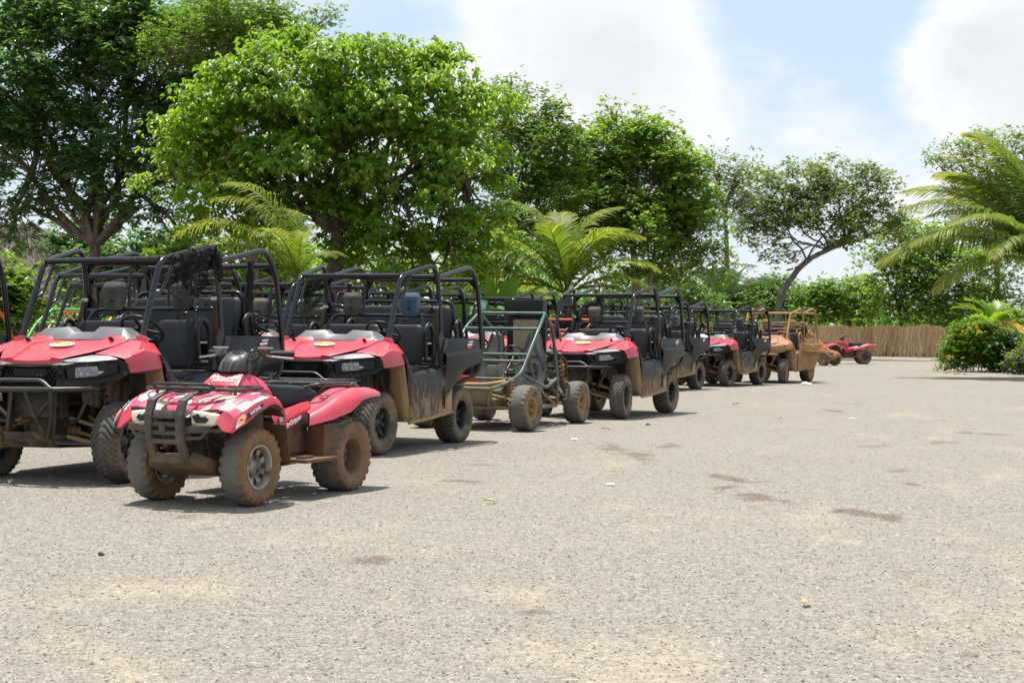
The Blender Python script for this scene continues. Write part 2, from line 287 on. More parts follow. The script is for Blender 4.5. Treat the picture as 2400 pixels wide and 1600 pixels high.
# ------------------------------------------------------------------ mesh helpers
def fillet(pts, r, n=5):
    pts = [Vector(p) for p in pts]
    if r <= 0 or len(pts) < 3: return pts
    o = [pts[0]]
    for a, b, c in zip(pts, pts[1:], pts[2:]):
        d0, d1 = (a-b), (c-b); k = min(r, d0.length*.48, d1.length*.48)
        p0, p1 = b + d0.normalized()*k, b + d1.normalized()*k
        for i in range(n+1):
            t = i/n; o.append(p0*(1-t)**2 + b*2*t*(1-t) + p1*t*t)
    o.append(pts[-1]); return o
class MB:
    def __init__(s): s.v = []; s.f = []
    def add(s, vs, fs):
        k = len(s.v); s.v += [tuple(p) for p in vs]; s.f += [tuple(i+k for i in f) for f in fs]; return s
    def poly(s, *polys):
        for p in polys: s.add(p, [tuple(range(len(p)))])
        return s
    def box(s, c, size, rot=None):
        c = Vector(c); h = [x/2 for x in size]
        vs = [Vector((x*h[0], y*h[1], z*h[2])) for x in (-1, 1) for y in (-1, 1) for z in (-1, 1)]
        if rot is not None: vs = [rot @ p for p in vs]
        return s.add([p+c for p in vs], [(0,1,3,2),(4,6,7,5),(0,4,5,1),(2,3,7,6),(0,2,6,4),(1,5,7,3)])
    def bar(s, a, b, w, h, up=(0,0,1)):
        a, b = Vector(a), Vector(b); d = (b-a); x = d.normalized(); u = Vector(up); y = u.cross(x)
        if y.length < 1e-4: y = Vector((0,1,0)).cross(x)
        y.normalize(); z = x.cross(y)
        return s.box((a+b)/2, (d.length, w, h), Matrix((x, y, z)).transposed())
    def tube(s, pts, r, n=8, fil=0., caps=True, r1=None, squash=1.):
        pts = fillet(pts, fil) if fil else [Vector(p) for p in pts]
        m = len(pts); vs = []; t0 = None
        up = None
        for i, p in enumerate(pts):
            t = (pts[min(i+1, m-1)] - pts[max(i-1, 0)]).normalized()
            if up is None:
                up = Vector((0,0,1)) if abs(t.z) < .9 else Vector((1,0,0))
            up = (up - t*up.dot(t)).normalized(); sd = t.cross(up)
            rr = r if r1 is None else r + (r1-r)*i/(m-1)
            for k in range(n):
                a = 2*math.pi*k/n; vs.append(p + up*math.cos(a)*rr*squash + sd*math.sin(a)*rr)
        fs = [(i*n+k, i*n+(k+1)%n, (i+1)*n+(k+1)%n, (i+1)*n+k) for i in range(m-1) for k in range(n)]
        if caps: fs += [tuple(range(n-1, -1, -1)), tuple((m-1)*n+k for k in range(n))]
        return s.add(vs, fs)
    def lathe(s, prof, axis='Y', n=24, c=(0,0,0), closed=False):
        """prof: (radius, along axis)"""
        c = Vector(c); vs = []
        for r, h in prof:
            for k in range(n):
                a = 2*math.pi*k/n; x, y = r*math.cos(a), r*math.sin(a)
                vs.append(c + (Vector((x, h, y)) if axis == 'Y' else Vector((x, y, h)) if axis == 'Z' else Vector((h, x, y))))
        fs = [(i*n+k, (i+1)*n+k, (i+1)*n+(k+1)%n, i*n+(k+1)%n) for i in range(len(prof)-1) for k in range(n)]
        return s.add(vs, fs)
    def loft(s, rings, closed=True, caps=True):
        n = len(rings[0]); vs = [p for r in rings for p in r]; m = len(rings)
        kk = n if closed else n-1
        fs = [(i*n+k, i*n+(k+1)%n, (i+1)*n+(k+1)%n, (i+1)*n+k) for i in range(m-1) for k in range(kk)]
        if caps and closed: fs += [tuple(range(n-1, -1, -1)), tuple((m-1)*n+k for k in range(n))]
        return s.add(vs, fs)
    def grid(s, rows):
        n = len(rows[0]); return s.add([p for r in rows for p in r], [(i*n+k, i*n+k+1, (i+1)*n+k+1, (i+1)*n+k) for i in range(len(rows)-1) for k in range(n-1)])
    def mirror(s):
        k = len(s.v); s.v += [(x, -y, z) for x, y, z in s.v]; s.f += [tuple(reversed([i+k for i in f])) for f in s.f]; return s
    def flip(s):
        o = MB(); o.v = [(x, -y, z) for x, y, z in s.v]; o.f = [tuple(reversed(f)) for f in s.f]; return o
    def mesh(s, name, mats, solid=0., bev=0., seg=2, ang=30., weld=True, sub=0, recalc=True):
        bm = bmesh.new(); vs = [bm.verts.new(p) for p in s.v]
        for f in s.f:
            if len(set(f)) >= 3:
                try: bm.faces.new([vs[i] for i in f])
                except ValueError: pass
        if weld: bmesh.ops.remove_doubles(bm, verts=bm.verts, dist=2e-4)
        if recalc: bmesh.ops.recalc_face_normals(bm, faces=bm.faces)
        if sub: bmesh.ops.subdivide_edges(bm, edges=list(bm.edges), cuts=sub, use_grid_fill=True, smooth=1.0)
        if solid:
            bmesh.ops.solidify(bm, geom=list(bm.faces), thickness=solid); bmesh.ops.recalc_face_normals(bm, faces=bm.faces)
        if bev:
            ed = [e for e in bm.edges if len(e.link_faces) == 2 and e.calc_face_angle(0) > R(18)]
            bmesh.ops.bevel(bm, geom=ed, offset=bev, offset_type='OFFSET', segments=seg, affect='EDGES', profile=.6, clamp_overlap=True)
        me = bpy.data.meshes.new(name); bm.to_mesh(me); bm.free()
        for m in (mats if isinstance(mats, (list, tuple)) else [mats]): me.materials.append(M[m] if isinstance(m, str) else m)
        me.shade_smooth(); me.set_sharp_from_angle(angle=R(ang))
        return me
    def obj(s, name, mats, parent=None, loc=(0,0,0), rot=None, label=None, **k):
        return mkobj(name, s.mesh(name, mats, **k), parent, loc, rot, label)
def mkobj(name, me, parent=None, loc=(0,0,0), rot=None, label=None):
    o = bpy.data.objects.new(name, me); COL.objects.link(o); o.location = loc
    if rot is not None: o.rotation_euler = rot
    if parent is not None: o.parent = parent
    if label: o['label'] = label
    return o
def tag(o, label=None, cat=None, group=None, kind=None):
    for k, v in (('label', label), ('category', cat), ('group', group), ('kind', kind)):
        if v: o[k] = v
    return o
def thing(name, label, cat, loc=(0,0,0), rz=0., group=None):
    o = mkobj(name, None, None, loc, (0, 0, rz)); o.empty_display_size = .2; return tag(o, label, cat, group)
def copy_tree(o, parent=None):
    c = o.copy(); COL.objects.link(c)
    if parent is not None: c.parent = parent
    for ch in list(o.children): copy_tree(ch, c)
    return c
def walk(o):
    yield o
    for c in o.children: yield from walk(c)
def remat(root, table):
    """give one copy its own colours (slots on the object, mesh data stays shared)"""
    for o in walk(root):
        if o.type != 'MESH': continue
        for sl in o.material_slots:
            for a, b in table.items():
                if sl.material == M[a]:
                    sl.link = 'OBJECT'; sl.material = M[b]; break
def text_mesh(txt, size, mat, name='lettering', shear=0., bold=0.):
    cu = bpy.data.curves.new(name, 'FONT'); cu.body = txt; cu.size = size; cu.shear = shear; cu.align_x = 'CENTER'; cu.align_y = 'CENTER'; cu.extrude = .0015; cu.offset = bold
    o = bpy.data.objects.new(name, cu); COL.objects.link(o)
    me = bpy.data.meshes.new_from_object(o.evaluated_get(bpy.context.evaluated_depsgraph_get())); bpy.data.objects.remove(o)
    me.materials.clear(); me.materials.append(M[mat]); me.name = name
    return me
def frame_mat(origin, xdir, updir):
    x = Vector(xdir).normalized(); z = x.cross(Vector(updir)).normalized(); y = z.cross(x)
    return Matrix.Translation(origin) @ Matrix((x, y, z)).transposed().to_4x4()

# ------------------------------------------------------------------ wheels
def tire_mesh(name, Ro, Wd, Rr, style, mat):
    nth = 216 if style == 'v' else 168
    half = Wd/2
    prof = [(Rr, -half*.70, 0), (Rr+.015, -half*.86, 0), (Rr+(Ro-Rr)*.35, -half*1.0, 0), (Rr+(Ro-Rr)*.62, -half*1.03, 0), (Ro-.035, -half*.99, .1), (Ro-.016, -half*.91, .5)]
    nt_ = 11
    tread = [(Ro-.012*abs(x)**3, x*half*.82, 1) for x in np.linspace(-1, 1, nt_)]
    full = prof + tread + [(r, -y, g) for r, y, g in reversed(prof)]
    vs = []; at_ = []
    for i in range(nth):
        th = 2*math.pi*i/nth
        for r, y, g in full:
            a = g
            if style == 'v':
                if g == 1:
                    ph = (th*36/(2*math.pi) + abs(y)/half*1.9) % 1.0
                    if ph < .34 and abs(y) > half*.05: r -= .015; a = -.35
                elif g >= .1:
                    ph = (th*36/(2*math.pi) + abs(y)/half*1.9) % 1.0
                    if ph < .38: r -= .012; a = -.3
            elif style == 'knob':
                k = (th*24/(2*math.pi) + (0.5 if y > 0 else 0)) % 1.0
                if g == .5 or g == .1:
                    if k < .5: r += .004; y *= 1.035; a = .3
                    else: r -= .008; a = 0
                elif g == 1 and abs(y) > half*.62 and k >= .5: r -= .007; a = .25
                elif g == 1 and abs(y) <= half*.55:
                    kk = (th*12/(2*math.pi) + y/half*.8) % 1.0
                    if kk < .13: r -= .003; a = .7
            vs.append((r*math.cos(th), y, r*math.sin(th))); at_.append(a)
    n = len(full)
    fs = [(i*n+k, ((i+1) % nth)*n+k, ((i+1) % nth)*n+k+1, i*n+k+1) for i in range(nth) for k in range(n-1)]
    me = bpy.data.meshes.new(name); me.from_pydata(vs, [], fs); me.materials.append(M[mat])
    A = me.attributes.new('tread', 'FLOAT', 'POINT'); A.data.foreach_set('value', np.array(at_, dtype=np.float32))
    me.shade_smooth(); me.set_sharp_from_angle(angle=R(42)); return me
def rim_mesh(name, Rr, Wd, mat, holes=8, off=.3, dish=.02):
    """steel rim, outer face towards +Y; real openings in the disc, dark barrel behind"""
    n = 48; mb = MB(); h = Wd/2
    prof = [(Rr+.004, h*.72), (Rr+.006, h*.80), (Rr-.008, h*.80), (Rr-.020, h*.62), (Rr*.86, h*off+.012), (Rr*.80, h*off+dish), (Rr*.56, h*off+dish*.7), (Rr*.50, h*off-.004), (Rr*.34, h*off+.004), (Rr*.30, h*off+.014), (.012, h*.3+.016)]
    vs = [(r*math.cos(2*math.pi*k/n), y, r*math.sin(2*math.pi*k/n)) for r, y in prof for k in range(n)]
    per = n//holes
    fs = []
    for i in range(len(prof)-1):
        for k in range(n):
            if i == 5 and (k % per) in range(1, per-2): continue
            fs.append((i*n+k, i*n+(k+1) % n, (i+1)*n+(k+1) % n, (i+1)*n+k))
    mb.add(vs, fs)
    mb.lathe([(Rr+.004, h*.72), (Rr-.02, h*.4), (Rr-.02, -h*.7), (Rr+.004, -h*.75)], n=32)
    return mb.mesh(name, mat, ang=40)
def hub_mesh(name, Rr, Wd, mat, off=.3, nuts=4):
    mb = MB(); h = Wd/2
    mb.lathe([(.001, h*off+.034), (.022, h*off+.032), (.030, h*off+.01), (.030, -h), (.001, -h)], n=16)
    mb.lathe([(Rr*.62, h*.0), (Rr*.62, -h*.55), (.02, -h*.55)], n=24); mb.lathe([(.02, 0), (Rr*.62, 0)], n=24)
    for k in range(nuts):
        a = 2*math.pi*(k+.5)/nuts; mb.lathe([(.001, h*off+.028), (.011, h*off+.026), (.012, h*off)], n=8, c=(Rr*.42*math.cos(a), 0, Rr*.42*math.sin(a)))
    return mb.mesh(name, mat, ang=40)
def add_wheel(root, pos, side, meshes, yaw=0.):
    tm, rm, hm = meshes
    w = mkobj('wheel', hm, root, pos, (0, random.uniform(0, 6), (0 if side > 0 else math.pi) + yaw))
    w.rotation_mode = 'ZYX' if False else 'XYZ'
    mkobj('tyre', tm, w); mkobj('rim', rm, w); return w

U_TV = tire_mesh('tyre', .315, .205, .165, 'v', 'tyre'); U_TR = tire_mesh('tyre', .315, .245, .165, 'v', 'tyre')
U_RF = rim_mesh('rim', .165, .205, 'rimblack', 8, .1); U_RR = rim_mesh('rim', .165, .245, 'rimblack', 8, .05)
U_HF = hub_mesh('wheel', .165, .205, 'rimblack', .1); U_HR = hub_mesh('wheel', .165, .245, 'rimblack', .05)

# ------------------------------------------------------------------ side-by-side utility vehicle (x forward, y left, z up)
def make_utv():
    t = thing('utility_vehicle', '', 'utility vehicle')
    P = lambda name, mb, mat, **k: mb.obj(name, mat, t, **k)
    # --- hood, three facets a side with a creased ridge
    h = MB(); fr = (1.315, 0, .955); lip = [(1.315, 0, .955), (1.285, .165, .962), (1.30, .19, .975), (1.30, .285, .972)]
    s1, r1, h1 = (1.285, .165, .962), (1.30, .19, .978), (1.30, .285, .972)
    s2, r2 = (.87, .285, 1.078), (.865, .295, 1.098)
    h2, h3, h4 = (1.10, .42, 1.022), (.92, .505, 1.068), (.70, .515, 1.122)
    h7, h8, k4 = (.69, .235, 1.116), (.69, 0, 1.113), (.705, .44, 1.12)
    q5, q6 = (.665, .44, 1.15), (.665, .27, 1.15)
    l0, l1, l2 = (1.31, 0, .925), (1.305, .20, .93), (1.295, .30, .935)
    h.poly([fr, s1, s2, h7, h8], [s1, r1, r2, s2], [r1, h1, h2, r2], [r2, h2, h3, k4], [r2, k4, h7], [h3, h4, k4], [s2, r2, h7], [h7, k4, q5, q6])
    h.poly([fr, l0, l1, s1], [s1, l1, l2, h1], [s1, h1, r1])
    h.mirror(); P('hood', h, 'red', solid=.010, bev=.005)
    # --- fenders
    for sd in (1, -1):
        f = MB()
        a = [(.925, .508, 1.060), (.71, .518, 1.114), (.60, .56, 1.11)]
        b = [(1.00, .60, 1.030), (.72, .625, 1.105), (.585, .655, 1.085)]
        c = [(1.085, .715, .970), (.84, .735, 1.03), (.60, .735, 1.00)]
        d = [(1.055, .750, .855), (.85, .765, .868), (.63, .765, .882)]
        f.poly([(.925, .508, 1.060), (1.105, .455, 1.008), (1.10, .58, .998), b[0]], [b[0], (1.10, .58, .998), (1.095, .66, .985), c[0]])
        for x, y in ((a, b), (b, c), (c, d)):
            f.poly([x[0], x[1], y[1], y[0]], [x[1], x[2], y[2], y[1]])
        f.poly([b[1], c[1], (.84, .69, 1.06)])
        f = f if sd > 0 else f.flip(); P('fender', f, 'red', solid=.010, bev=.006)
        g = MB().loft([[(.70, .54, 1.085), (.62, .54, 1.085), (.62, .65, 1.06), (.70, .65, 1.06)], [(.685, .555, 1.155), (.63, .555, 1.155), (.63, .625, 1.145), (.685, .625, 1.145)]])
        g = g if sd > 0 else g.flip(); P('pillar_socket', g, 'red', bev=.008)
    # --- grey dash cowl with two humps behind the hood
    c = MB(); fz = 1.118
    rows = []
    for u, z in ((.685, 0), (.60, 1), (.50, 1), (.42, .6)):
        row = []
        for v, hh in ((-.56, .0), (-.47, .03), (-.40, .095), (-.16, .105), (-.10, .062), (.10, .062), (.16, .105), (.40, .095), (.47, .03), (.56, .0)):
            row.append((u - (0 if z else 0), v*(1 if z < 1 else .96), fz + hh*z + (0 if z else .002)))
        rows.append(row)
    c.grid(rows); P('dash_cowl', c, 'grey', solid=.008, bev=.006)
    d = MB().grid([[(.43, v, z) for v in (-.60, -.2, .2, .60)] for z in (1.14, 1.05, .88)]); d.box((.44, 0, .80), (.14, 1.1, .16))
    d.box((.40, -.30, .98), (.04, .42, .10)); d.box((.41, .36, 1.10), (.06, .22, .08))
    P('dashboard', d, 'blackclean', bev=.012)
    # --- nose: light swoosh band, black fascia, lower chin
    n = MB()
    n.poly([(1.335, 0, .918), (1.33, .215, .922), (1.305, .30, .938), (1.285, .27, .95), (1.30, .20, .93), (1.30, 0, .93)])
    n.poly([(1.33, .215, .922), (1.325, .30, .918), (1.235, .46, .925), (1.305, .30, .938)], [(1.305, .30, .938), (1.235, .46, .945), (1.115, .45, .998), (1.30, .29, .958)])
    n.poly([(1.235, .46, .945), (1.10, .665, .965), (1.10, .585, .992), (1.115, .45, .998)])
    n.mirror(); P('nose_band', n, 'grey', solid=.012, bev=.005)
    k = MB()
    k.poly([(1.338, 0, .92), (1.332, .22, .92), (1.30, .22, .895), (1.305, 0, .895)])
    k.poly([(1.325, .30, .920), (1.235, .46, .944), (1.245, .45, .905), (1.315, .31, .895)], [(1.235, .46, .944), (1.10, .67, .964), (1.10, .655, .925), (1.245, .45, .905)])
    k.poly([(1.10, .67, .964), (1.075, .735, .93), (1.065, .745, .86), (1.085, .66, .85), (1.10, .655, .925)])
    k.poly([(1.315, .31, .895), (1.30, .33, .81), (1.345, .31, .755), (1.33, .26, .76), (1.325, .26, .89)])
    k.poly([(1.30, .33, .81), (1.20, .53, .822), (1.235, .49, .765), (1.345, .31, .755)], [(1.20, .53, .822), (1.085, .66, .85), (1.065, .745, .86), (1.10, .68, .80), (1.235, .49, .765)])
    k.poly([(1.325, .22, .92), (1.325, .30, .92), (1.325, .26, .89), (1.325, .22, .89)])
    k.poly([(1.33, 0, .765), (1.33, .26, .76), (1.345, .31, .755), (1.30, .28, .70), (1.31, 0, .70)], [(1.345, .31, .755), (1.235, .49, .765), (1.20, .42, .70), (1.30, .28, .70)])
    k.mirror(); P('front_fascia', k, 'black', solid=.014, bev=.006)
    g = MB()
    g.poly([(1.27, -.30, .90), (1.27, .30, .90), (1.27, .28, .75), (1.27, -.28, .75)]); g.box((1.30, 0, .862), (.015, .30, .06))
    for i in range(-9, 10):
        for sg in (-1, 1):
            v0 = i*.034; g.bar((1.30, v0 - sg*.035, .765), (1.30, v0 + sg*.035, .895), .006, .010, up=(1, 0, 0))
    P('grille', g, 'black', weld=False)
    for sd in (1, -1):
        l = MB().loft([[(1.245, .405, .905), (1.20, .485, .915), (1.125, .60, .925), (1.125, .605, .875), (1.19, .535, .830), (1.255, .405, .815)],
                       [(1.285, .400, .898), (1.228, .490, .908), (1.140, .605, .918), (1.140, .605, .880), (1.205, .535, .836), (1.290, .405, .822)]])
        l = l if sd > 0 else l.flip()
        hb = MB().poly([(1.29, .33, .90), (1.10, .66, .93), (1.085, .655, .85), (1.19, .53, .822), (1.285, .33, .81)])
        hb = hb if sd > 0 else hb.flip()
        ho = P('headlight', hb, 'blackclean', solid=.02, bev=.003); l.obj('lens', 'lens', ho, bev=.006)
        P('hood_latch', MB().box((.80, sd*.40, 1.115), (.045, .02, .02)).box((.815, sd*.40, 1.128), (.02, .03, .022)), 'blackprint', bev=.003)
    # decal on the hood
    def ell(a, b, u0, dz, n=28):
        return [(u0 + a*math.sin(2*math.pi*i/n), b*math.cos(2*math.pi*i/n), 1.0975 + dz - (u0 + a*math.sin(2*math.pi*i/n) - .83)*.262) for i in range(n)]
    dc = P('hood_decal', MB().poly(ell(.062, .115, .90, .003)), 'cream', solid=.001); P2 = lambda *a, **k: a[1].obj(a[0], a[2], dc, **k)
    P2('emblem', MB().poly(ell(.042, .085, .90, .006)), 'yellow', solid=.001)
    tm = text_mesh('tours', .07, 'decalgreen', shear=.25, bold=.001); o = mkobj('lettering', tm, dc); o.matrix_local = frame_mat((.895, 0, 1.0875+.0005), (0, 1, 0), (-1, 0, .26))
    # --- brush guard
    b = MB(); r = .021
    b.tube([(1.20, .52, .735), (1.30, .50, .735), (1.46, .31, .735), (1.46, -.31, .735), (1.30, -.50, .735), (1.20, -.52, .735)], r, 10, .06)
    b.tube([(1.455, .30, .74), (1.43, .20, .805), (1.43, -.20, .805), (1.455, -.30, .74)], r*.85, 10, .05)
    for sd in (1, -1):
        b.tube([(1.455, sd*.30, .73), (1.44, sd*.30, .52), (1.37, sd*.22, .36)], r, 10, .08)
        b.tube([(1.45, sd*.06, .72), (1.40, sd*.13, .50), (1.36, sd*.17, .38)], r*.85, 10, .05); b.tube([(1.42, sd*.26, .64), (1.40, sd*.13, .52)], r*.7, 8)
        b.tube([(1.23, sd*.51, .73), (1.24, sd*.40, .50), (1.15, sd*.24, .45)], r*.8, 8, .05); b.bar((1.19, sd*.54, .735), (1.30, sd*.50, .735), .05, .012)
    P('brush_guard', b, 'guard', ang=60)
    s = MB().poly([(1.39, -.20, .40), (1.39, .20, .40), (1.27, .24, .275), (1.27, -.24, .275)], [(1.27, -.24, .275), (1.27, .24, .275), (.70, .26, .25), (.70, -.26, .25)])
    P('skid_plate', s, 'guard', solid=.006, bev=.004)
    u = MB()
    for sd in (1, -1):
        u.tube([(1.30, sd*.20, .36), (1.25, sd*.22, .86)], .022, 8); u.tube([(.80, sd*.20, .36), (.80, sd*.24, .88)], .022, 8)
        u.tube([(1.32, sd*.20, .36), (.55, sd*.22, .34), (-1.05, sd*.26, .38)], .024, 8); u.tube([(1.28, sd*.22, .62), (.78, sd*.24, .62)], .02, 8)
    u.box((1.02, 0, .44), (.26, .24, .22)); u.box((1.20, 0, .62), (.10, .5, .22)); u.box((-.55, 0, .46), (.7, .5, .34)); u.box((.05, 0, .42), (.5, .45, .2)); u.box((.95, 0, .70), (.42, .44, .20))
    P('chassis', u, 'under', bev=.01, ang=50)
    for sd in (1, -1):
        for fx in (.975, -.975):
            a = MB(); q = .50 if fx > 0 else .48
            a.tube([(fx+.17, sd*.20, .36), (fx+.02, sd*q, .275), (fx-.17, sd*.20, .36)], .017, 8, .03); a.tube([(fx+.13, sd*.22, .50), (fx, sd*q, .40), (fx-.13, sd*.22, .50)], .015, 8, .03)
            a.box((fx, sd*(q+.02), .33), (.08, .05, .18)); P('suspension_arm', a, 'liner', ang=50)
            x = MB().tube([(fx-.01, sd*.12, .40), (fx, sd*q, .315)], .014, 8)
            x.lathe([(.02, -.05), (.045, -.04), (.032, -.02), (.043, 0), (.030, .02), (.038, .04), (.016, .055)], c=(fx-.008, sd*.17, .385), n=14); P('drive_shaft', x, 'liner', ang=50)
            sh = MB().tube([(fx-.06, sd*.46, .40), (fx-.10, sd*.32, .88)], .018, 8)
            pts = [Vector((fx-.06, sd*.46, .42)).lerp(Vector((fx-.10, sd*.32, .84)), i/60) + Vector((math.cos(i*.8), math.sin(i*.8), 0))*.038 for i in range(61)]
            sh.tube(pts, .008, 6); P('shock_absorber', sh, 'under', ang=60)
    # --- wheel-arch liners, sides, floor
    for sd in (1, -1):
        w = MB().grid([[(.645, .60, .887), (.645, .70, .885), (.635, .762, .878)], [(.60, .60, .71), (.60, .70, .70), (.575, .762, .70)], [(.53, .60, .49), (.53, .70, .48), (.50, .762, .46)], [(.50, .60, .30), (.50, .70, .30), (.46, .762, .305)]])
        wi = MB().grid([[(1.05, .40, .87), (1.05, .735, .86)], [(.84, .40, .90), (.84, .76, .86)], [(.645, .40, .89), (.645, .755, .878)]]).grid([[(1.20, .38, .83), (.9, .38, .9), (.645, .40, .89)], [(1.15, .38, .62), (.85, .38, .55), (.53, .40, .50)]])
        wi.grid([[(.645, .40, .89), (.645, .598, .887)], [(.61, .40, .72), (.60, .598, .71)], [(.54, .40, .50), (.53, .598, .49)], [(.51, .40, .30), (.50, .598, .30)]])
        wi = wi if sd > 0 else wi.flip(); P('inner_fender', wi, 'innerwell', solid=.008, bev=.003)
        w = w if sd > 0 else w.flip(); P('wheel_arch_liner', w, 'liner', solid=.008, bev=.003)
        p = MB()
        tp = [(.632, .755, 1.0), (.52, .745, .93), (.40, .745, .80), (.28, .745, .765), (-.02, .745, .80), (-.33, .745, .83)]
        md = [(.60, .772, .90), (.52, .775, .80), (.40, .775, .68), (.28, .775, .66), (-.02, .775, .68), (-.36, .77, .68)]
        bt = [(.47, .765, .305), (.44, .772, .305), (.38, .772, .307), (.28, .772, .31), (-.02, .765, .325), (-.30, .75, .34)]
        ins = [(.60, .66, 1.0), (.50, .62, .93), (.39, .60, .81), (.28, .60, .78), (-.02, .60, .81), (-.33, .62, .84)]
        p.grid([ins, tp, md, bt]); p = p if sd > 0 else p.flip(); P('side_panel', p, 'black', solid=.012, bev=.008)
        rk = MB().tube([(.50, sd*.755, .30), (.10, sd*.755, .312), (-.62, sd*.735, .36)], .022, 8); rk.loft([[(-.30, sd*.45, .36), (-.30, sd*.75, .36), (-.32, sd*.75, .40), (-.32, sd*.45, .40)], [(-.62, sd*.45, .37), (-.62, sd*.74, .37), (-.62, sd*.74, .62), (-.62, sd*.45, .62)]])
        P('rocker', rk, 'liner', bev=.006, ang=50)
        # bed side
        q = MB()
        o0 = [(-.42, .715, 1.145), (-.85, .735, 1.150), (-1.30, .735, 1.145), (-1.43, .71, 1.14)]
        o1 = [(-.40, .738, 1.00), (-.85, .752, 1.02), (-1.30, .752, 1.035), (-1.455, .72, 1.04)]
        o2 = [(-.385, .775, .955), (-.85, .790, .975), (-1.22, .790, .985), (-1.46, .735, .99)]
        o3 = [(-.37, .775, .76), (-.80, .79, .86), (-1.22, .785, .90), (-1.46, .735, .90)]
        o4 = [(-.36, .735, .555), (-.60, .745, .60), (-.95, .745, .80), (-1.45, .72, .865)]
        inn = [(-.42, .64, 1.135), (-.85, .66, 1.14), (-1.30, .66, 1.135), (-1.43, .65, 1.13)]
        inb = [(p_[0], p_[1]-.0, .86) for p_ in inn]
        q.grid([inb, inn, o0, o1, o2, o3, o4]); q = q if sd > 0 else q.flip(); P('bed_side', q, 'black', solid=.010, bev=.010)
        q = MB().loft([[(-.30, .60, .84), (-.30, .74, .84), (-.42, .735, 1.14), (-.42, .62, 1.14)], [(-.36, .60, .84), (-.38, .74, .84), (-.52, .73, 1.14), (-.52, .62, 1.14)], ]); q.poly([(-.22, .70, .86), (-.30, .72, 1.22), (-.44, .715, 1.14), (-.40, .72, .84)])
        q = q if sd > 0 else q.flip(); P('hip_panel', q, 'blackclean', solid=.01, bev=.01)
        em = MB().bar((-.98, sd*.757, 1.072), (-1.12, sd*.757, 1.082), .02, .003, up=(0, 1, 0)); em.bar((-1.02, sd*.757, 1.105), (-1.14, sd*.757, 1.112), .014, .003, up=(0, 1, 0))
        eo = P('bed_emblem', em, 'white'); MB().bar((-.97, sd*.757, 1.045), (-1.10, sd*.757, 1.052), .022, .003, up=(0, 1, 0)).obj('stripe', 'decalred', eo)
    fl = MB().box((.10, 0, .345), (.95, 1.45, .03)).box((-.20, 0, .60), (.70, 1.1, .50)).box((-.95, 0, .90), (1.0, 1.30, .04)).box((-.88, 0, .70), (.6, .8, .30))
    P('floor_tub', fl, 'under', bev=.015)
    tg = MB().box((-1.45, 0, 1.0), (.03, 1.36, .26)); P('tailgate', tg, 'black', bev=.01)
    # --- seats
    def cushion(v0, v1, zt, u0, u1):
        return MB().loft([[(u0, v0+.02, zt-.09), (u0, v1-.02, zt-.09), (u0, v1-.03, zt-.015), (u0, v0+.03, zt-.015)], [(u0-.03, v0, zt-.10), (u0-.03, v1, zt-.10), (u0-.03, v1, zt), (u0-.03, v0, zt)],
                          [(u1, v0, zt-.10), (u1, v1, zt-.10), (u1, v1, zt-.02), (u1, v0, zt-.02)]])
    def back(v0, v1, u0, z0, u1, z1, th=.09):
        w = []
        for f_, ins_, tt in ((0, .02, .8), (.12, 0, 1), (.55, 0, 1), (.90, .015, .9), (1, .05, .45)):
            uu = u0 + (u1-u0)*f_; zz = z0 + (z1-z0)*f_; a, c_ = v0+ins_, v1-ins_
            mid = (a+c_)/2
            w.append([(uu, a, zz), (uu+.025*tt, a+.05, zz), (uu+.012*tt, mid, zz), (uu+.025*tt, c_-.05, zz), (uu, c_, zz), (uu-th*tt, c_-.02, zz), (uu-th*tt, a+.02, zz)])
        return MB().loft(w)
    for v0, v1 in ((.17, .63), (-.63, .13)):
        so_ = P('seat', cushion(v0, v1, .86, .40, -.06), 'seat', bev=.02); back(v0+.01, v1-.01, -.04, .86, -.17, 1.285).obj('backrest', 'seat', so_, bev=.012, ang=50)
    for v0, v1 in ((.04, .60), (-.60, -.04)):
        so_ = P('rear_seat', cushion(v0, v1, 1.10, -.50, -.88), 'seat', bev=.02); back(v0+.01, v1-.01, -.86, 1.10, -.98, 1.50).obj('backrest', 'seat', so_, bev=.012, ang=50)
    for sd in (1, -1):
        hh = .395 if sd > 0 else -.30
        hr = MB().loft([[(-.24, hh-.075, 1.375), (-.24, hh+.075, 1.375), (-.33, hh+.070, 1.375), (-.33, hh-.070, 1.375)], [(-.225, hh-.098, 1.58), (-.225, hh+.098, 1.58), (-.35, hh+.09, 1.58), (-.35, hh-.09, 1.58)], [(-.245, hh-.078, 1.625), (-.245, hh+.078, 1.625), (-.34, hh+.07, 1.625), (-.34, hh-.07, 1.625)]])
        ho = P('headrest', hr, 'headrest', bev=.010)
        for zz in (1.455, 1.53): MB().lathe([(.001, .0), (.014, 0), (.017, .006), (.010, .007)], axis='X', n=10, c=(-.233, hh, zz)).obj('boss', 'blackprint', ho)
        gd = MB().tube([(-.90, sd*.66, 1.10), (-.86, sd*.66, 1.30), (-.98, sd*.66, 1.36), (-1.05, sd*.66, 1.12)], .022, 8, .06); gd.poly([(-.90, sd*.655, 1.12), (-.87, sd*.655, 1.30), (-.97, sd*.655, 1.34), (-1.04, sd*.655, 1.12)])
        P('hip_guard', gd, 'blackclean', ang=50)
        gp = MB().tube([(-.08, sd*.67, .92), (-.02, sd*.68, 1.22), (-.12, sd*.68, 1.31), (-.24, sd*.68, 1.22), (-.24, sd*.68, .95)], .024, 8, .08); P('shoulder_guard', gp, 'blackclean', ang=50)
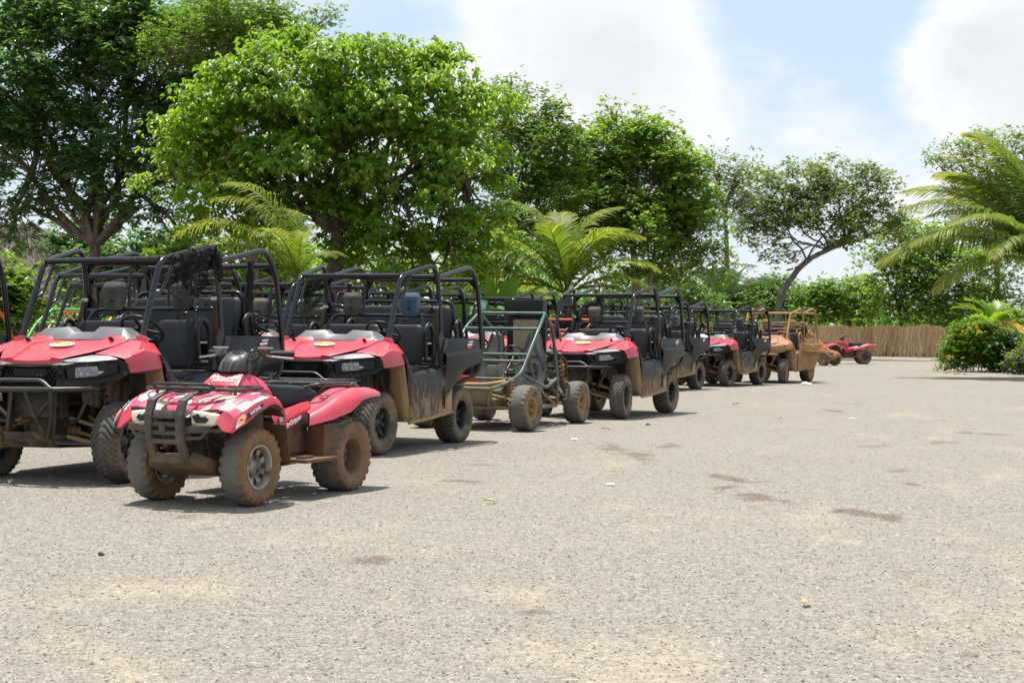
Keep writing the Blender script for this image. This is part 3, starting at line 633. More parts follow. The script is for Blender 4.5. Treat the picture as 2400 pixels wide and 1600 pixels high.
        bl = MB().grid([[(-.355, sd*.645, 1.52), (-.355, sd*.69, 1.52)], [(-.33, sd*.655, 1.40), (-.33, sd*.70, 1.40)], [(-.27, sd*.685, 1.10), (-.27, sd*.735, 1.10)], [(-.35, sd*.70, .84), (-.35, sd*.755, .84)], [(-.34, sd*.78, .40), (-.34, sd*.785, .45)]])
        bo = P('seat_belt', bl, 'strap', solid=.004); MB().box((-.345, sd*.66, 1.47), (.03, .06, .035)).obj('buckle', 'chrome', bo, bev=.004)
    # --- roll cage
    cg = MB(); r = .0255
    for sd in (1, -1):
        cg.tube([(.66, sd*.585, 1.10), (.358, sd*.572, 1.775), (.20, sd*.59, 1.812), (-.30, sd*.66, 1.925), (-.385, sd*.672, 1.66), (-.40, sd*.70, 1.10), (-.39, sd*.735, .40)], r, 10, .13)
        cg.tube([(-.36, sd*.665, 1.79), (-1.235, sd*.68, 1.945), (-1.40, sd*.695, 1.72), (-1.49, sd*.715, 1.05), (-1.47, sd*.70, .75), (-1.10, sd*.55, .62)], r, 10, .15)
        cg.tube([(.16, sd*.60, 1.81), (.37, sd*.585, 1.50), (.49, sd*.582, 1.46)], r*.55, 8, .06)
        cg.poly([(-.385, sd*.66, 1.55), (-.385, sd*.66, 1.40), (-.385, sd*.52, 1.395)], [(-.37, sd*.665, 1.79), (-.37, sd*.56, 1.785), (-.385, sd*.668, 1.68)], [(-1.37, sd*.69, 1.79), (-1.37, sd*.58, 1.785), (-1.40, sd*.69, 1.66)])
        cg.lathe([(.001, -.03), (.035, -.03), (.035, .03), (.001, .03)], axis='Z', n=10, c=(-.37, sd*.664, 1.79))
    cg.tube([(.352, .56, 1.782), (.352, -.56, 1.782)], r, 10); cg.tube([(-.37, .655, 1.80), (-.37, -.655, 1.80)], r, 10); cg.tube([(-1.37, .685, 1.80), (-1.37, -.685, 1.80)], r, 10)
    cg.tube([(-.20, .56, 1.20), (-.30, .54, 1.385), (-.30, -.54, 1.385), (-.20, -.56, 1.20)], r*.75, 10, .1); cg.tube([(-.385, .66, 1.385), (-.30, .50, 1.385)], r*.7, 8); cg.tube([(-.385, -.66, 1.385), (-.30, -.50, 1.385)], r*.7, 8)
    cg.tube([(-.38, .20, 1.79), (-.34, .20, 1.39)], r*.6, 8); cg.tube([(-.38, -.20, 1.79), (-.34, -.20, 1.39)], r*.6, 8)
    cg.tube([(-.98, .62, 1.15), (-1.03, .55, 1.55), (-1.03, -.55, 1.55), (-.98, -.62, 1.15)], r*.75, 10, .09)
    P('roll_cage', cg, 'cage', ang=60)
    # --- steering
    sw = MB(); ctr = Vector((.30, .36, 1.20)); ax = Vector((-.62, 0, .78)).normalized(); e1 = Vector((0, 1, 0)); e2 = ax.cross(e1)
    ring = [ctr + e1*.178*math.cos(i*math.pi/16) + e2*.178*math.sin(i*math.pi/16) for i in range(33)]
    sw.tube(ring, .0145, 8)
    for a in (20, 160, 270):
        sw.bar(ctr, ctr + e1*.17*math.cos(R(a)) + e2*.17*math.sin(R(a)), .03, .012, up=ax)
    sw.lathe([(.001, .0), (.055, 0), (.05, -.03), (.02, -.035)], axis='Z', n=14, c=(0, 0, 0)) if False else None
    sw.box(ctr - ax*.01, (.09, .10, .035), Matrix((e1, e2, ax)).transposed()); sw.tube([ctr, ctr - ax*.35], .022, 8)
    P('steering_wheel', sw, 'blackclean', bev=0, ang=50)
    lv = MB().tube([(.33, .05, .98), (.22, .05, 1.12)], .009, 8).lathe([(.001, .03), (.02, .02), (.022, 0), (.012, -.02)], axis='Z', n=10, c=(.22, .05, 1.12)); P('shift_lever', lv, 'blackprint', ang=50)
    mr = MB().box((-.36, -.05, 1.745), (.02, .05, .06)).bar((-.35, -.05, 1.72), (-.34, -.02, 1.64), .03, .004); P('hanging_strap', mr, 'strap', bev=.003)
    for sd in (1, -1):
        add_wheel(t, (.975, sd*.615, .313), sd, (U_TV, U_RF, U_HF)); add_wheel(t, (-.975, sd*.600, .313), sd, (U_TR, U_RR, U_HR))
    return t
# ------------------------------------------------------------------ quad bike
A_TF = tire_mesh('tyre', .284, .185, .155, 'knob', 'tyremud'); A_TR = tire_mesh('tyre', .285, .255, .145, 'knob', 'tyremud')
A_RF = rim_mesh('rim', .155, .195, 'rimsilver', 8, .1, .03); A_RR = rim_mesh('rim', .145, .255, 'under', 8, -.55, .02)
A_HF = hub_mesh('wheel', .155, .195, 'under', .1); A_HR = hub_mesh('wheel', .145, .255, 'under', -.55)
def slim(mb):
    """wheel arches end just outside the tyres"""
    mb.v = [(x, math.copysign(.42 + (abs(y)-.42)*.72, y) if abs(y) > .42 else y, z) for x, y, z in mb.v]; return mb
def make_quad(graphics=True):
    t = thing('quad_bike', '', 'quad bike')
    P = lambda name, mb, mat, **k: mb.obj(name, mat, t, **k)
    body = 'graphic' if graphics else 'red'; arch = 'pink' if graphics else 'red'
    # front bodywork: rows along u (nose to tank), columns from the middle outwards
    rows = [[(1.00, 0, .645), (1.00, .13, .645), (.985, .26, .70), (.965, .40, .70), (.955, .50, .65)],
            [(.93, 0, .72), (.93, .14, .72), (.90, .28, .745), (.88, .42, .74), (.865, .545, .70)],
            [(.74, 0, .775), (.74, .16, .775), (.72, .32, .795), (.70, .45, .80), (.69, .575, .765)],
            [(.56, 0, .80), (.56, .17, .795), (.56, .32, .785), (.56, .46, .81), (.56, .575, .78)],
            [(.46, 0, .815), (.46, .17, .80), (.45, .30, .765), (.45, .45, .785), (.45, .565, .75)]]
    f = MB().grid(rows).mirror(); P('front_bodywork', slim(f), body, solid=.010, ang=50, sub=2)
    for sd in (1, -1):
        w = MB(); top = [r_[-1] for r_ in rows] + [(.385, .56, .67), (.355, .55, .55)]
        low = [(1.00, .52, .545), (.90, .585, .605), (.74, .60, .685), (.58, .60, .735), (.46, .59, .71), (.372, .575, .635), (.335, .56, .53)]
        w.grid([top, low]); w.poly([rows[4][4], rows[4][3], (.39, .45, .71), (.385, .56, .67)], [(.955, .50, .65), (1.00, .52, .545), (1.03, .44, .56), (1.01, .36, .62), (.965, .40, .70)])
        w = w if sd > 0 else w.flip(); P('front_fender', slim(w), arch, solid=.010, bev=.004, ang=50, sub=1)
        l = MB().grid([[(.355, .56, .57), (.33, .56, .45), (.285, .56, .295)], [(.38, .36, .58), (.34, .34, .45), (.285, .34, .30)]]).grid([[(.375, .57, .63), (.46, .575, .70), (.58, .585, .725), (.74, .585, .675)], [(.35, .33, .65), (.42, .33, .71), (.53, .33, .74), (.72, .33, .72)]])
        l.grid([[(.36, .33, .66), (.52, .33, .74), (.75, .33, .72)], [(.32, .30, .45), (.50, .28, .45), (.80, .28, .50)]])
        l = l if sd > 0 else l.flip(); P('front_mudguard', slim(l), 'atvliner', solid=.008, bev=.003)
        hl = MB().loft([[(1.000, .155, .70), (.975, .385, .675), (.985, .375, .60), (1.00, .30, .575), (1.012, .165, .585)], [(1.022, .165, .685), (1.0, .365, .665), (1.008, .355, .61), (1.02, .30, .59), (1.03, .175, .60)]])
        hl = hl if sd > 0 else hl.flip(); ho = P('headlight', hl, 'cream' if graphics else 'lens', bev=.012)
        if graphics:
            hole = MB().poly([(1.034, .18, .655), (1.026, .225, .672), (1.025, .25, .648), (1.0225, .285, .655), (1.0175, .31, .632), (1.022, .285, .607), (1.031, .21, .607)])
            hole = hole if sd > 0 else hole.flip(); hole.obj('broken_opening', 'blackprint', ho, solid=.002)
    g = MB().grid([[(1.005, -.15, .64), (1.005, .15, .64)], [(.985, -.13, .56), (.985, .13, .56)], [(.95, -.13, .44), (.95, .13, .44)]]); g.box((1.0, 0, .662), (.02, .10, .05)); P('front_grille', g, 'blackprint', solid=.01)
    # bumper
    b = MB()
    for sd in (1, -1):
        b.loft([[(u, sd*(.13-w_), z) for u, z, w_ in sec] for sec in [[(.94, .805, -.028), (.94, .805, .028), (.975, .805, .028), (.975, .805, -.028)], [(1.05, .755, -.030), (1.05, .755, .030), (1.09, .765, .030), (1.09, .765, -.030)], [(1.085, .66, -.030), (1.085, .66, .030), (1.125, .66, .030), (1.125, .66, -.030)], [(1.075, .48, -.028), (1.075, .48, .028), (1.115, .48, .028), (1.115, .48, -.028)], [(1.0, .33, -.026), (1.0, .33, .026), (1.045, .32, .026), (1.045, .32, -.026)]]])
        b.bar((1.07, sd*.15, .56), (1.05, sd*.34, .57), .035, .05); b.tube([(1.07, sd*.16, .50), (1.05, sd*.28, .505), (1.06, sd*.32, .56)], .014, 8, .03); b.bar((.99, sd*.16, .555), (.96, sd*.38, .555), .03, .03)
        b.tube([(.95, sd*.13, .80), (.80, sd*.16, .82)], .016, 8)
    for z, hh in ((.665, .06), (.595, .03), (.535, .03), (.475, .035)): b.box((1.10, 0, z), (.02, .24, hh), Matrix.Rotation(R(-14 if z > .6 else 10), 3, 'Y'))
    b.box((1.045, 0, .355), (.03, .27, .07)); b.box((1.115, -.01, .565), (.012, .05, .05))
    P('bumper', b, 'atvguard', bev=.008)
    s = MB().grid([[(1.03, -.15, .34), (1.03, .15, .34)], [(.96, -.24, .28), (.96, .24, .28)], [(.78, -.25, .215), (.78, .25, .215)], [(.40, -.22, .21), (.40, .22, .21)], [(-.3, -.16, .22), (-.3, .16, .22)]]); s.grid([[(1.03, .15, .34), (1.0, .17, .40)], [(.96, .24, .28), (.93, .26, .36)], [(.78, .25, .215), (.78, .28, .30)]]); s.grid([[(1.03, -.15, .34), (1.0, -.17, .40)], [(.96, -.24, .28), (.93, -.26, .36)], [(.78, -.25, .215), (.78, -.28, .30)]])
    P('skid_plate', s, 'atvskid', solid=.006, bev=.004)
    # racks
    r = MB(); rr = .0125; z = .83
    r.tube([(.88, .30, z+.005), (.80, .385, z), (.44, .375, z+.01), (.40, .31, z+.01), (.40, -.31, z+.01), (.44, -.375, z+.01), (.80, -.385, z), (.88, -.30, z+.005), (.90, 0, z+.005), (.88, .30, z+.005)], rr, 8, .03)
    r.tube([(.86, .28, z), (.90, .24, z+.04), (.90, -.24, z+.04), (.86, -.28, z)], rr, 8, .03)
    for v in (-.22, .22): r.tube([(.88, v, z), (.40, v, z+.01)], rr*.9, 8)
    for u in (.70, .55): r.tube([(u, .375, z), (u, -.375, z)], rr*.9, 8)
    for v in (-.34, .34):
        for u in (.48, .74): r.tube([(u, v, z), (u, v, .77)], rr, 8)
    P('front_rack', r, 'rack', ang=60)
    r = MB(); z = .815
    r.tube([(-.42, .20, z), (-.46, .32, z+.03), (-.90, .40, z), (-1.02, .34, z-.005), (-1.02, -.34, z-.005), (-.90, -.40, z), (-.46, -.32, z+.03), (-.42, -.20, z)], rr, 8, .06)
    r.tube([(-.55, .34, z+.025), (-.55, -.34, z+.025)], rr, 8); r.tube([(-.80, .38, z+.005), (-.80, -.38, z+.005)], rr, 8)
    for v in (-.20, 0, .20): r.tube([(-.50, v, z+.02), (-1.01, v, z-.005)], rr*.9, 8)
    r.tube([(-.82, .39, z), (-.83, .39, z+.02), (-.99, .34, z+.02), (-.99, -.34, z+.02), (-.83, -.39, z+.02), (-.82, -.39, z)], rr, 8, .02)
    for v in (-.32, .32):
        for u in (-.50, -.90): r.tube([(u, v, z+.01), (u, v*.9, .76)], rr, 8)
    P('rear_rack', r, 'rack', ang=60)
    # tank and centre
    c = MB().loft([[(u, v*ww, z0 + (z1-z0)*q) for v, q in ((-.21, 0), (-.20, .6), (-.13, .95), (0, 1), (.13, .95), (.20, .6), (.21, 0))] for u, ww, z0, z1 in ((.44, .80, .76, .84), (.36, .85, .72, .925), (.22, .85, .70, .945), (.08, .95, .66, .90), (-.02, .80, .64, .86), (-.08, .6, .62, .82))])
    P('tank_cover', c, body, bev=.006, ang=40)
    pn = P('front_panel', MB().loft([[(.45, -.16, .85), (.45, .16, .85), (.41, .16, .83), (.41, -.16, .83)], [(.33, -.13, .935), (.33, .13, .935), (.30, .13, .91), (.30, -.13, .91)]]), 'red', bev=.006)
    if graphics:
        for txt, sz, off in (('RANCHER', .055, .022), ('MOTO RACE', .032, -.018)):
            o = mkobj('lettering', text_mesh(txt, sz, 'white', shear=.2, bold=.0015), pn); n_ = Vector((.085, 0, .12)).normalized(); up = Vector((-.12, 0, .085)).normalized()
            o.matrix_local = frame_mat(Vector((.39, 0, .8925)) + n_*.003 + up*off, (0, 1, 0), up)
    # instrument pod
    pod = MB(); n_ = 12
    rings = []
    for i, (k, h_) in enumerate(((1.0, 0), (1.02, .03), (.95, .075), (.78, .115), (.45, .135), (.05, .14))):
        rings.append([(.26 + (.115 if math.cos(a) > 0 else .125)*k*math.cos(a) - .05*i/5, .118*k*math.sin(a), .95 + h_*.9*(1 + .25*(math.cos(a) < .2))) for a in [2*math.pi*j/20 for j in range(20)]])
    pod.loft(rings); po = P('instrument_pod', pod, 'atvblack', ang=60)
    for sd in (1, -1): MB().tube([(.378, sd*.038, .965), (.345, sd*.046, 1.023), (.27, sd*.055, 1.065)], .004, 6, .03).obj('pod_seam', 'grey', po)
    hb = MB().tube([(.18, 0, .95), (.17, .10, 1.03), (.13, .19, 1.085), (.02, .36, 1.085)], .0125, 8, .04); hb.tube([(.18, 0, .95), (.17, -.10, 1.03), (.13, -.19, 1.085), (.02, -.36, 1.085)], .0125, 8, .04); hb.box((.20, 0, .90), (.06, .10, .12))
    ho = P('handlebar', hb, 'under', ang=60)
    for sd in (1, -1):
        MB().tube([(.10, sd*.24, 1.086), (.02, sd*.38, 1.086)], .021, 10).obj('grip', 'blackprint', ho); MB().tube([(.17, sd*.21, 1.075), (.16, sd*.27, 1.06), (.10, sd*.42, 1.045)], .010, 8, .02).obj('brake_lever', 'chrome', ho)
        bx = MB().box((.150, sd*.195, 1.09), (.06, .07, .05)); bx.obj('control_box', 'grey' if sd < 0 else 'atvskid', ho, bev=.006); MB().box((.145, sd*.20, 1.125), (.05, .11, .014)).obj('switch_plate', 'chrome', ho, bev=.003)
        MB().tube([(.16, sd*.17, 1.10), (.22, sd*.13, 1.12), (.26, sd*.12, 1.05), (.24, sd*.10, .92)], .0065, 6, .05).obj('cable', 'blackprint', ho)
    MB().bar((.25, .17, .92), (.19, .205, 1.06), .05, .012).obj('guard_flap', 'blackprint', ho)
    # seat
    st = MB(); rg = []
    for u, ww, zt, zb in ((.10, .09, .845, .70), (.06, .14, .865, .66), (-.12, .18, .845, .60), (-.34, .21, .835, .63), (-.54, .21, .825, .70), (-.66, .17, .80, .735)):
        rg.append([(u, -ww, zb), (u, -ww*1.0, (zb+zt)/2), (u, -ww*.82, zt-.02), (u, -ww*.4, zt), (u, ww*.4, zt), (u, ww*.82, zt-.02), (u, ww*1.0, (zb+zt)/2), (u, ww, zb)])
    st.loft(rg); P('seat', st, 'seat', bev=.012, ang=60)
    gb = MB().box((-.60, 0, .765), (.12, .22, .05)); P('rear_tray', gb, 'grey', bev=.01)
    for sd in (1, -1):
        q = MB().grid([[(.16, .27, .62), (-.06, .235, .66), (-.30, .24, .70), (-.40, .25, .71)], [(.16, .305, .56), (-.06, .285, .585), (-.28, .285, .64), (-.36, .30, .665)], [(.14, .30, .45), (-.04, .285, .50), (-.22, .285, .56), (-.33, .30, .63)]])
        q = q if sd > 0 else q.flip(); so_ = P('side_cover', q, 'red', solid=.01, bev=.006)
        if graphics:
            o = mkobj('lettering', text_mesh('SpiderGripper', .052, 'white', shear=.35, bold=.0012), so_); o.matrix_local = frame_mat((-.075, sd*.2935, .548), (-sd*1, 0, sd*.38), (0, .0, 1) if sd > 0 else (0, 0, 1))
            if sd > 0: o.matrix_local = frame_mat((-.075, .2945, .552), (-1, 0, .30), (.3, 0, 1))
            else: o.matrix_local = frame_mat((-.075, -.2945, .552), (1, 0, -.30), (.3, 0, 1))
            bd = MB().poly([(.15, sd*.318, .60), (.02, sd*.302, .625), (.045, sd*.304, .58), (.15, sd*.318, .55)]); bo = bd.obj('badge', 'blackprint', so_, solid=.002)
            o = mkobj('lettering', text_mesh('ED', .042, 'white', bold=.001), bo); o.matrix_local = frame_mat((.095, sd*.316, .588), (-sd*1, 0, sd*.15), (.15, 0, 1))
        e = MB().grid([[(.16, .27, .54), (-.36, .27, .62)], [(.14, .27, .32), (-.34, .27, .32)]]); e = e if sd > 0 else e.flip(); P('engine_cover', e, 'atvblack', solid=.01, bev=.004)
        rf = MB().grid([[(-.33, .26, .64), (-.42, .24, .69), (-.62, .24, .76), (-.90, .22, .80), (-1.08, .22, .785)],
                        [(-.28, .33, .62), (-.40, .36, .68), (-.62, .38, .775), (-.90, .40, .805), (-1.10, .38, .785)],
                        [(-.20, .385, .60), (-.38, .45, .675), (-.59, .52, .74), (-.86, .555, .78), (-1.12, .50, .765)],
                        [(-.16, .41, .535), (-.36, .53, .575), (-.55, .595, .625), (-.74, .60, .715), (-1.10, .54, .735)]])
        rf = rf if sd > 0 else rf.flip(); P('rear_fender', slim(rf), arch, solid=.010, ang=50, sub=2)
        mp = MB().grid([[(-.29, .47, .54), (-.42, .55, .55), (-.60, .58, .585)], [(-.30, .47, .42), (-.42, .53, .40), (-.56, .54, .42)], [(-.26, .49, .295), (-.42, .53, .285), (-.52, .53, .29)]]); mp.grid([[(-.29, .47, .54), (-.30, .47, .42), (-.26, .49, .295)], [(-.34, .28, .54), (-.34, .28, .42), (-.33, .28, .295)]])
        mp = mp if sd > 0 else mp.flip(); P('rear_mudguard', slim(mp), 'rearguard', solid=.008, bev=.003)
        fb = MB().box((-.09, sd*.42, .285), (.46, .30, .025)); 
        for i in range(5): fb.box((.05-.03*i, sd*.46, .305), (.012, .08, .02))
        P('foot_board', fb, 'atvskid', bev=.004)
    u = MB().box((-.10, 0, .40), (.62, .34, .34)).box((.55, 0, .42), (.5, .22, .2)).box((-.66, 0, .36), (.3, .22, .2)).tube([(-.625, -.42, .285), (-.625, .42, .285)], .035, 10)
    for sd in (1, -1): u.tube([(.80, sd*.12, .34), (.20, sd*.16, .30)], .02, 8); u.tube([(.82, sd*.12, .62), (.75, sd*.14, .34)], .018, 8)
    P('engine', u, 'under', bev=.012, ang=50)
    for sd in (1, -1):
        a = MB().tube([(.76, sd*.12, .33), (.63, sd*.36, .255), (.48, sd*.12, .33)], .014, 8, .03).tube([(.74, sd*.14, .45), (.63, sd*.36, .35), (.52, sd*.14, .45)], .013, 8, .03).tube([(.60, sd*.10, .34), (.625, sd*.40, .285)], .013, 8); P('suspension_arm', a, 'atvskid', ang=50)
        sh = MB().tube([(.62, sd*.31, .32), (.60, sd*.24, .66)], .014, 8); spn = MB().tube([Vector((.62, sd*.31, .34)).lerp(Vector((.60, sd*.24, .62)), i/50) + Vector((math.cos(i*.8), math.sin(i*.8), 0))*.03 for i in range(51)], .007, 6)
        so_ = P('shock_absorber', sh, 'under', ang=50); spn.obj('spring', 'redlens', so_, ang=60)
        add_wheel(t, (.625, sd*.40, .281), sd, (A_TF, A_RF, A_HF)); add_wheel(t, (-.625, sd*.42, .281), sd, (A_TR, A_RR, A_HR))
    if graphics:   # stickers on the front fender tips
        for sd in (1, -1):
            def fp(a, b):   # a along the fender edge 0..1 (front to back), b up 0..1 on the outer face
                pa = Vector((1.00, .525, .55)).lerp(Vector((.72, .605, .69)), a); pb = Vector((.955, .508, .648)).lerp(Vector((.69, .585, .765)), a)
                q = pa.lerp(pb, b) + Vector((.012, .022, .012)); return Vector((q.x, sd*(.42 + (q.y-.42)*.72 + .013), q.z))
            k = MB().poly([fp(.02, .1), fp(.30, .1), fp(.34, .5), fp(.22, .9), fp(.06, .75)]).obj('sticker', 'white', t, solid=.002)
            cc = fp(.20, .5); ex = (fp(.4, .5)-fp(0, .5)).normalized(); ey = (fp(.2, 1)-fp(.2, 0)).normalized(); nn = ex.cross(ey)*(-1 if sd > 0 else 1)
            nn = Vector((0, sd, 0)) if nn.y*sd < 0 else nn
            el = MB().poly([cc + ex*.042*math.cos(i*math.pi/10) + ey*.030*math.sin(i*math.pi/10) + Vector((.002, sd*.004, .002)) for i in range(20)]).obj('oval', 'yellow', k, solid=.001)
            o = mkobj('lettering', text_mesh('tours', .03, 'decalred', shear=.2), k); o.matrix_local = frame_mat(cc + Vector((.003, sd*.007, .003)), ex*(1 if sd < 0 else -1)*(-1 if sd > 0 else 1)*1.0 if False else (Vector((-sd, 0, 0)) if True else ex), ey)
            k2 = MB().poly([fp(.38, .2), fp(.92, .25), fp(.95, .7), fp(.42, .75)]).obj('sticker', 'blackprint', t, solid=.002)
            o = mkobj('lettering', text_mesh('RACING', .030, 'white', bold=.0006), k2); xd = (fp(.9, .5)-fp(.4, .5)) * (1 if sd > 0 else -1)
            o.matrix_local = frame_mat(fp(.66, .5) + Vector((.002, sd*.006, .002)), xd, ey)
    return t

# ------------------------------------------------------------------ tube-frame dune buggy
B_T = tire_mesh('tyre', .285, .22, .14, 'knob', 'tyretan'); B_R = rim_mesh('rim', .14, .22, 'mudtan', 6, .05, .03); B_H = hub_mesh('wheel', .14, .22, 'mudtan', .05)
def make_buggy(paint, plate):
    t = thing('dune_buggy', '', 'buggy')
    P = lambda name, mb, mat, **k: mb.obj(name, mat, t, **k)
    f = MB(); r = .0215
    for sd in (1, -1):
        f.tube([(-.25, sd*.47, 1.47), (.10, sd*.52, 1.27), (.42, sd*.51, .96), (.66, sd*.50, .70), (.98, sd*.42, .58), (1.24, sd*.33, .52)], r, 10, .12)
        f.tube([(-.25, sd*.47, 1.47), (-.48, sd*.50, 1.25), (-.56, sd*.52, .80), (-.58, sd*.54, .62)], r, 10, .1)
        f.tube([(-.58, sd*.54, .62), (-.10, sd*.56, .50), (.24, sd*.545, .58), (.66, sd*.50, .70)], r, 10, .08)
        f.tube([(.60, sd*.48, .62), (.20, sd*.56, .50), (-.42, sd*.55, .27)], r*.95, 10, .05); f.tube([(.40, sd*.50, .90), (.30, sd*.55, .56)], r*.9, 8)
        f.tube([(1.15, sd*.26, .28), (.45, sd*.55, .25), (-.55, sd*.55, .25), (-.75, sd*.40, .28)], r, 10, .08); f.tube([(-.56, sd*.52, .80), (-.85, sd*.40, .55), (-1.15, sd*.35, .42)], r, 10, .1)
        f.tube([(-.50, sd*.50, 1.12), (-.85, sd*.42, .95), (-.98, sd*.40, .55)], r*.9, 8, .08); f.tube([(1.24, sd*.33, .52), (1.22, sd*.28, .34), (1.10, sd*.26, .28)], r, 10, .05)
        f.tube([(-.25, sd*.47, 1.47), (-.40, sd*.25, 1.20), (-.45, sd*.22, .80)], r*.8, 8, .08); f.tube([(-.55, sd*.55, .26), (-.58, sd*.54, .62)], r, 8)
        f.tube([(.35, sd*.52, .26), (.45, sd*.50, .66)], r*.9, 8)
    f.tube([(-.25, .47, 1.47), (-.25, -.47, 1.47)], r, 10); f.tube([(.11, .52, 1.265), (.11, -.52, 1.265)], r*.9, 10); f.tube([(.44, .51, .935), (.44, -.51, .935)], r*.9, 8); f.tube([(.52, .505, .85), (.52, -.505, .85)], r*.9, 8)
    f.tube([(1.24, .33, .52), (1.24, -.33, .52)], r, 10); f.tube([(.80, .46, .63), (.80, -.46, .63)], r*.9, 8); f.tube([(-.57, .53, .70), (-.57, -.53, .70)], r, 8); f.tube([(1.12, .26, .28), (1.12, -.26, .28)], r, 8); f.tube([(-.55, .55, .25), (-.55, -.55, .25)], r, 8)
    P('tube_frame', f, paint, ang=60)
    n = MB().grid([[(1.25, -.31, .50), (1.25, .31, .50)], [(1.20, -.33, .38), (1.20, .33, .38)], [(1.05, -.30, .27), (1.05, .30, .27)], [(.50, -.45, .26), (.50, .45, .26)], [(-.50, -.50, .26), (-.50, .50, .26)]]); n.grid([[(1.20, .33, .38), (.72, .50, .42)], [(1.05, .30, .27), (.60, .50, .27)]]); n.grid([[(1.20, -.33, .38), (.72, -.50, .42)], [(1.05, -.30, .27), (.60, -.50, .27)]])
    P('front_panel', n, paint, solid=.006, bev=.004)
    P('floor_rim', MB().tube([(.95, .40, .60), (1.10, .20, .56), (1.10, -.25, .56), (.95, -.42, .60), (.60, -.46, .58)], .03, 8, .1), 'mudtan', ang=60)
    for sd in (1, -1):
        w0 = sd*.27; sec = []
        for u, z, hw, th in ((.24, .50, .19, .06), (.16, .40, .20, .08), (-.10, .38, .20, .08), (-.18, .48, .205, .07), (-.26, .72, .21, .06), (-.33, .92, .185, .05), (-.36, .99, .13, .05), (-.40, 1.13, .10, .045), (-.42, 1.19, .07, .03)):
            sec.append([(u, w0-hw, z+.035), (u-.01, w0-hw*.8, z), (u-.015, w0, z-.005), (u-.01, w0+hw*.8, z), (u, w0+hw, z+.035), (u-th, w0+hw*.95, z-.02), (u-th, w0-hw*.95, z-.02)])
        so_ = P('bucket_seat', MB().loft(sec), 'bucket', bev=.008, ang=50)
        for u, z in ((-.312, .90), (-.285, .80), (-.26, .69)):
            sl = MB().loft([[(u+.03+dx, w0-.075, z-.016), (u+.03+dx, w0+.075, z-.016), (u+.022+dx, w0+.075, z+.018), (u+.022+dx, w0-.075, z+.018)] for dx in (-.02, .005)])
            sl.obj('seat_slot', 'blackprint', so_, bev=.004)
    sw = MB(); ctr = Vector((.20, .22, .92)); ax = Vector((-.8, 0, .6)).normalized(); e1 = Vector((0, 1, 0)); e2 = ax.cross(e1)
    sw.tube([ctr + e1*.155*math.cos(i*math.pi/14) + e2*.155*math.sin(i*math.pi/14) for i in range(29)], .011, 8)
    for a in (0, 120, 240): sw.bar(ctr, ctr + e1*.15*math.cos(R(a)) + e2*.15*math.sin(R(a)), .025, .008, up=ax)
    sw.tube([ctr, ctr - ax*.45], .014, 8); P('steering_wheel', sw, 'blackprint', ang=50)
    P('fluid_box', MB().loft([[(.72, .02, .66), (.72, .22, .66), (.60, .22, .66), (.60, .02, .66)], [(.70, .04, .80), (.70, .20, .80), (.58, .20, .80), (.58, .04, .80)]]), paint, bev=.008)
    P('battery', MB().box((.88, -.16, .62), (.12, .2, .09)), 'decalred', bev=.008)
    # rear: radiator in a black frame, upper box, engine
    rd = MB().box((-.72, .04, 1.16), (.05, .56, .62)); ro = P('radiator_frame', rd, 'blackclean', bev=.008)
    co_ = MB().box((-.69, .04, 1.15), (.03, .36, .48))
    for i in range(14): co_.box((-.672, .04-.17+.026*i, 1.15), (.012, .012, .46))
    co_.obj('radiator_core', 'radiator', ro)
    bx = MB().box((-.66, .04, 1.565), (.16, .56, .19)); bo = P('upper_box', bx, 'blackclean', bev=.012)
    MB().box((-.60, -.12, 1.462), (.06, .10, .02)).box((-.60, .20, 1.462), (.06, .10, .02)).obj('clamp', 'chrome', bo)
    e = MB().box((-.90, 0, .50), (.42, .46, .34)).box((-.80, .05, .78), (.22, .30, .22)).lathe([(.001, -.12), (.09, -.12), (.10, 0), (.09, .12), (.001, .12)], n=16, c=(-.82, .30, .50)).tube([(-.7, .3, .6), (-.6, .42, .50), (-.75, .50, .34), (-1.0, .46, .38), (-1.1, .3, .55)], .035, 8, .1).tube([(-.60, .50, .95), (-.80, .58, .86), (-.86, .56, .62)], .022, 8, .1)
    P('engine', e, 'under', bev=.015, ang=50)
    for sd in (1, -1):
        a = MB().tube([(1.10, sd*.25, .30), (.98, sd*.60, .26), (.70, sd*.50, .28)], .018, 8, .03).tube([(1.10, sd*.28, .44), (.98, sd*.58, .36), (.76, sd*.46, .44)], .016, 8, .03).tube([(.90, sd*.15, .40), (.97, sd*.58, .29)], .013, 8)
        a.tube([(-.97, sd*.20, .34), (-.97, sd*.62, .28)], .03, 8).tube([(-.60, sd*.50, .28), (-.97, sd*.60, .26)], .02, 8); P('suspension_arm', a, 'mudtan', ang=50)
        sh = MB().tube([(.95, sd*.50, .34), (.86, sd*.42, .66)], .016, 8).tube([(-.96, sd*.54, .32), (-.78, sd*.50, .92)], .018, 8)
        for a0, b0 in (((.95, .50, .38), (.87, .43, .62)), ((-.96, .54, .42), (-.80, .505, .80))):
            sh.tube([Vector((a0[0], sd*a0[1], a0[2])).lerp(Vector((b0[0], sd*b0[1], b0[2])), i/48) + Vector((math.cos(i*.85), math.sin(i*.85), 0))*.042 for i in range(49)], .009, 6)
        P('shock_absorber', sh, 'mudtan', ang=60)
        add_wheel(t, (.97, sd*.68, .283), sd, (B_T, B_R, B_H), R(-6)); add_wheel(t, (-.97, sd*.68, .283), sd, (B_T, B_R, B_H))
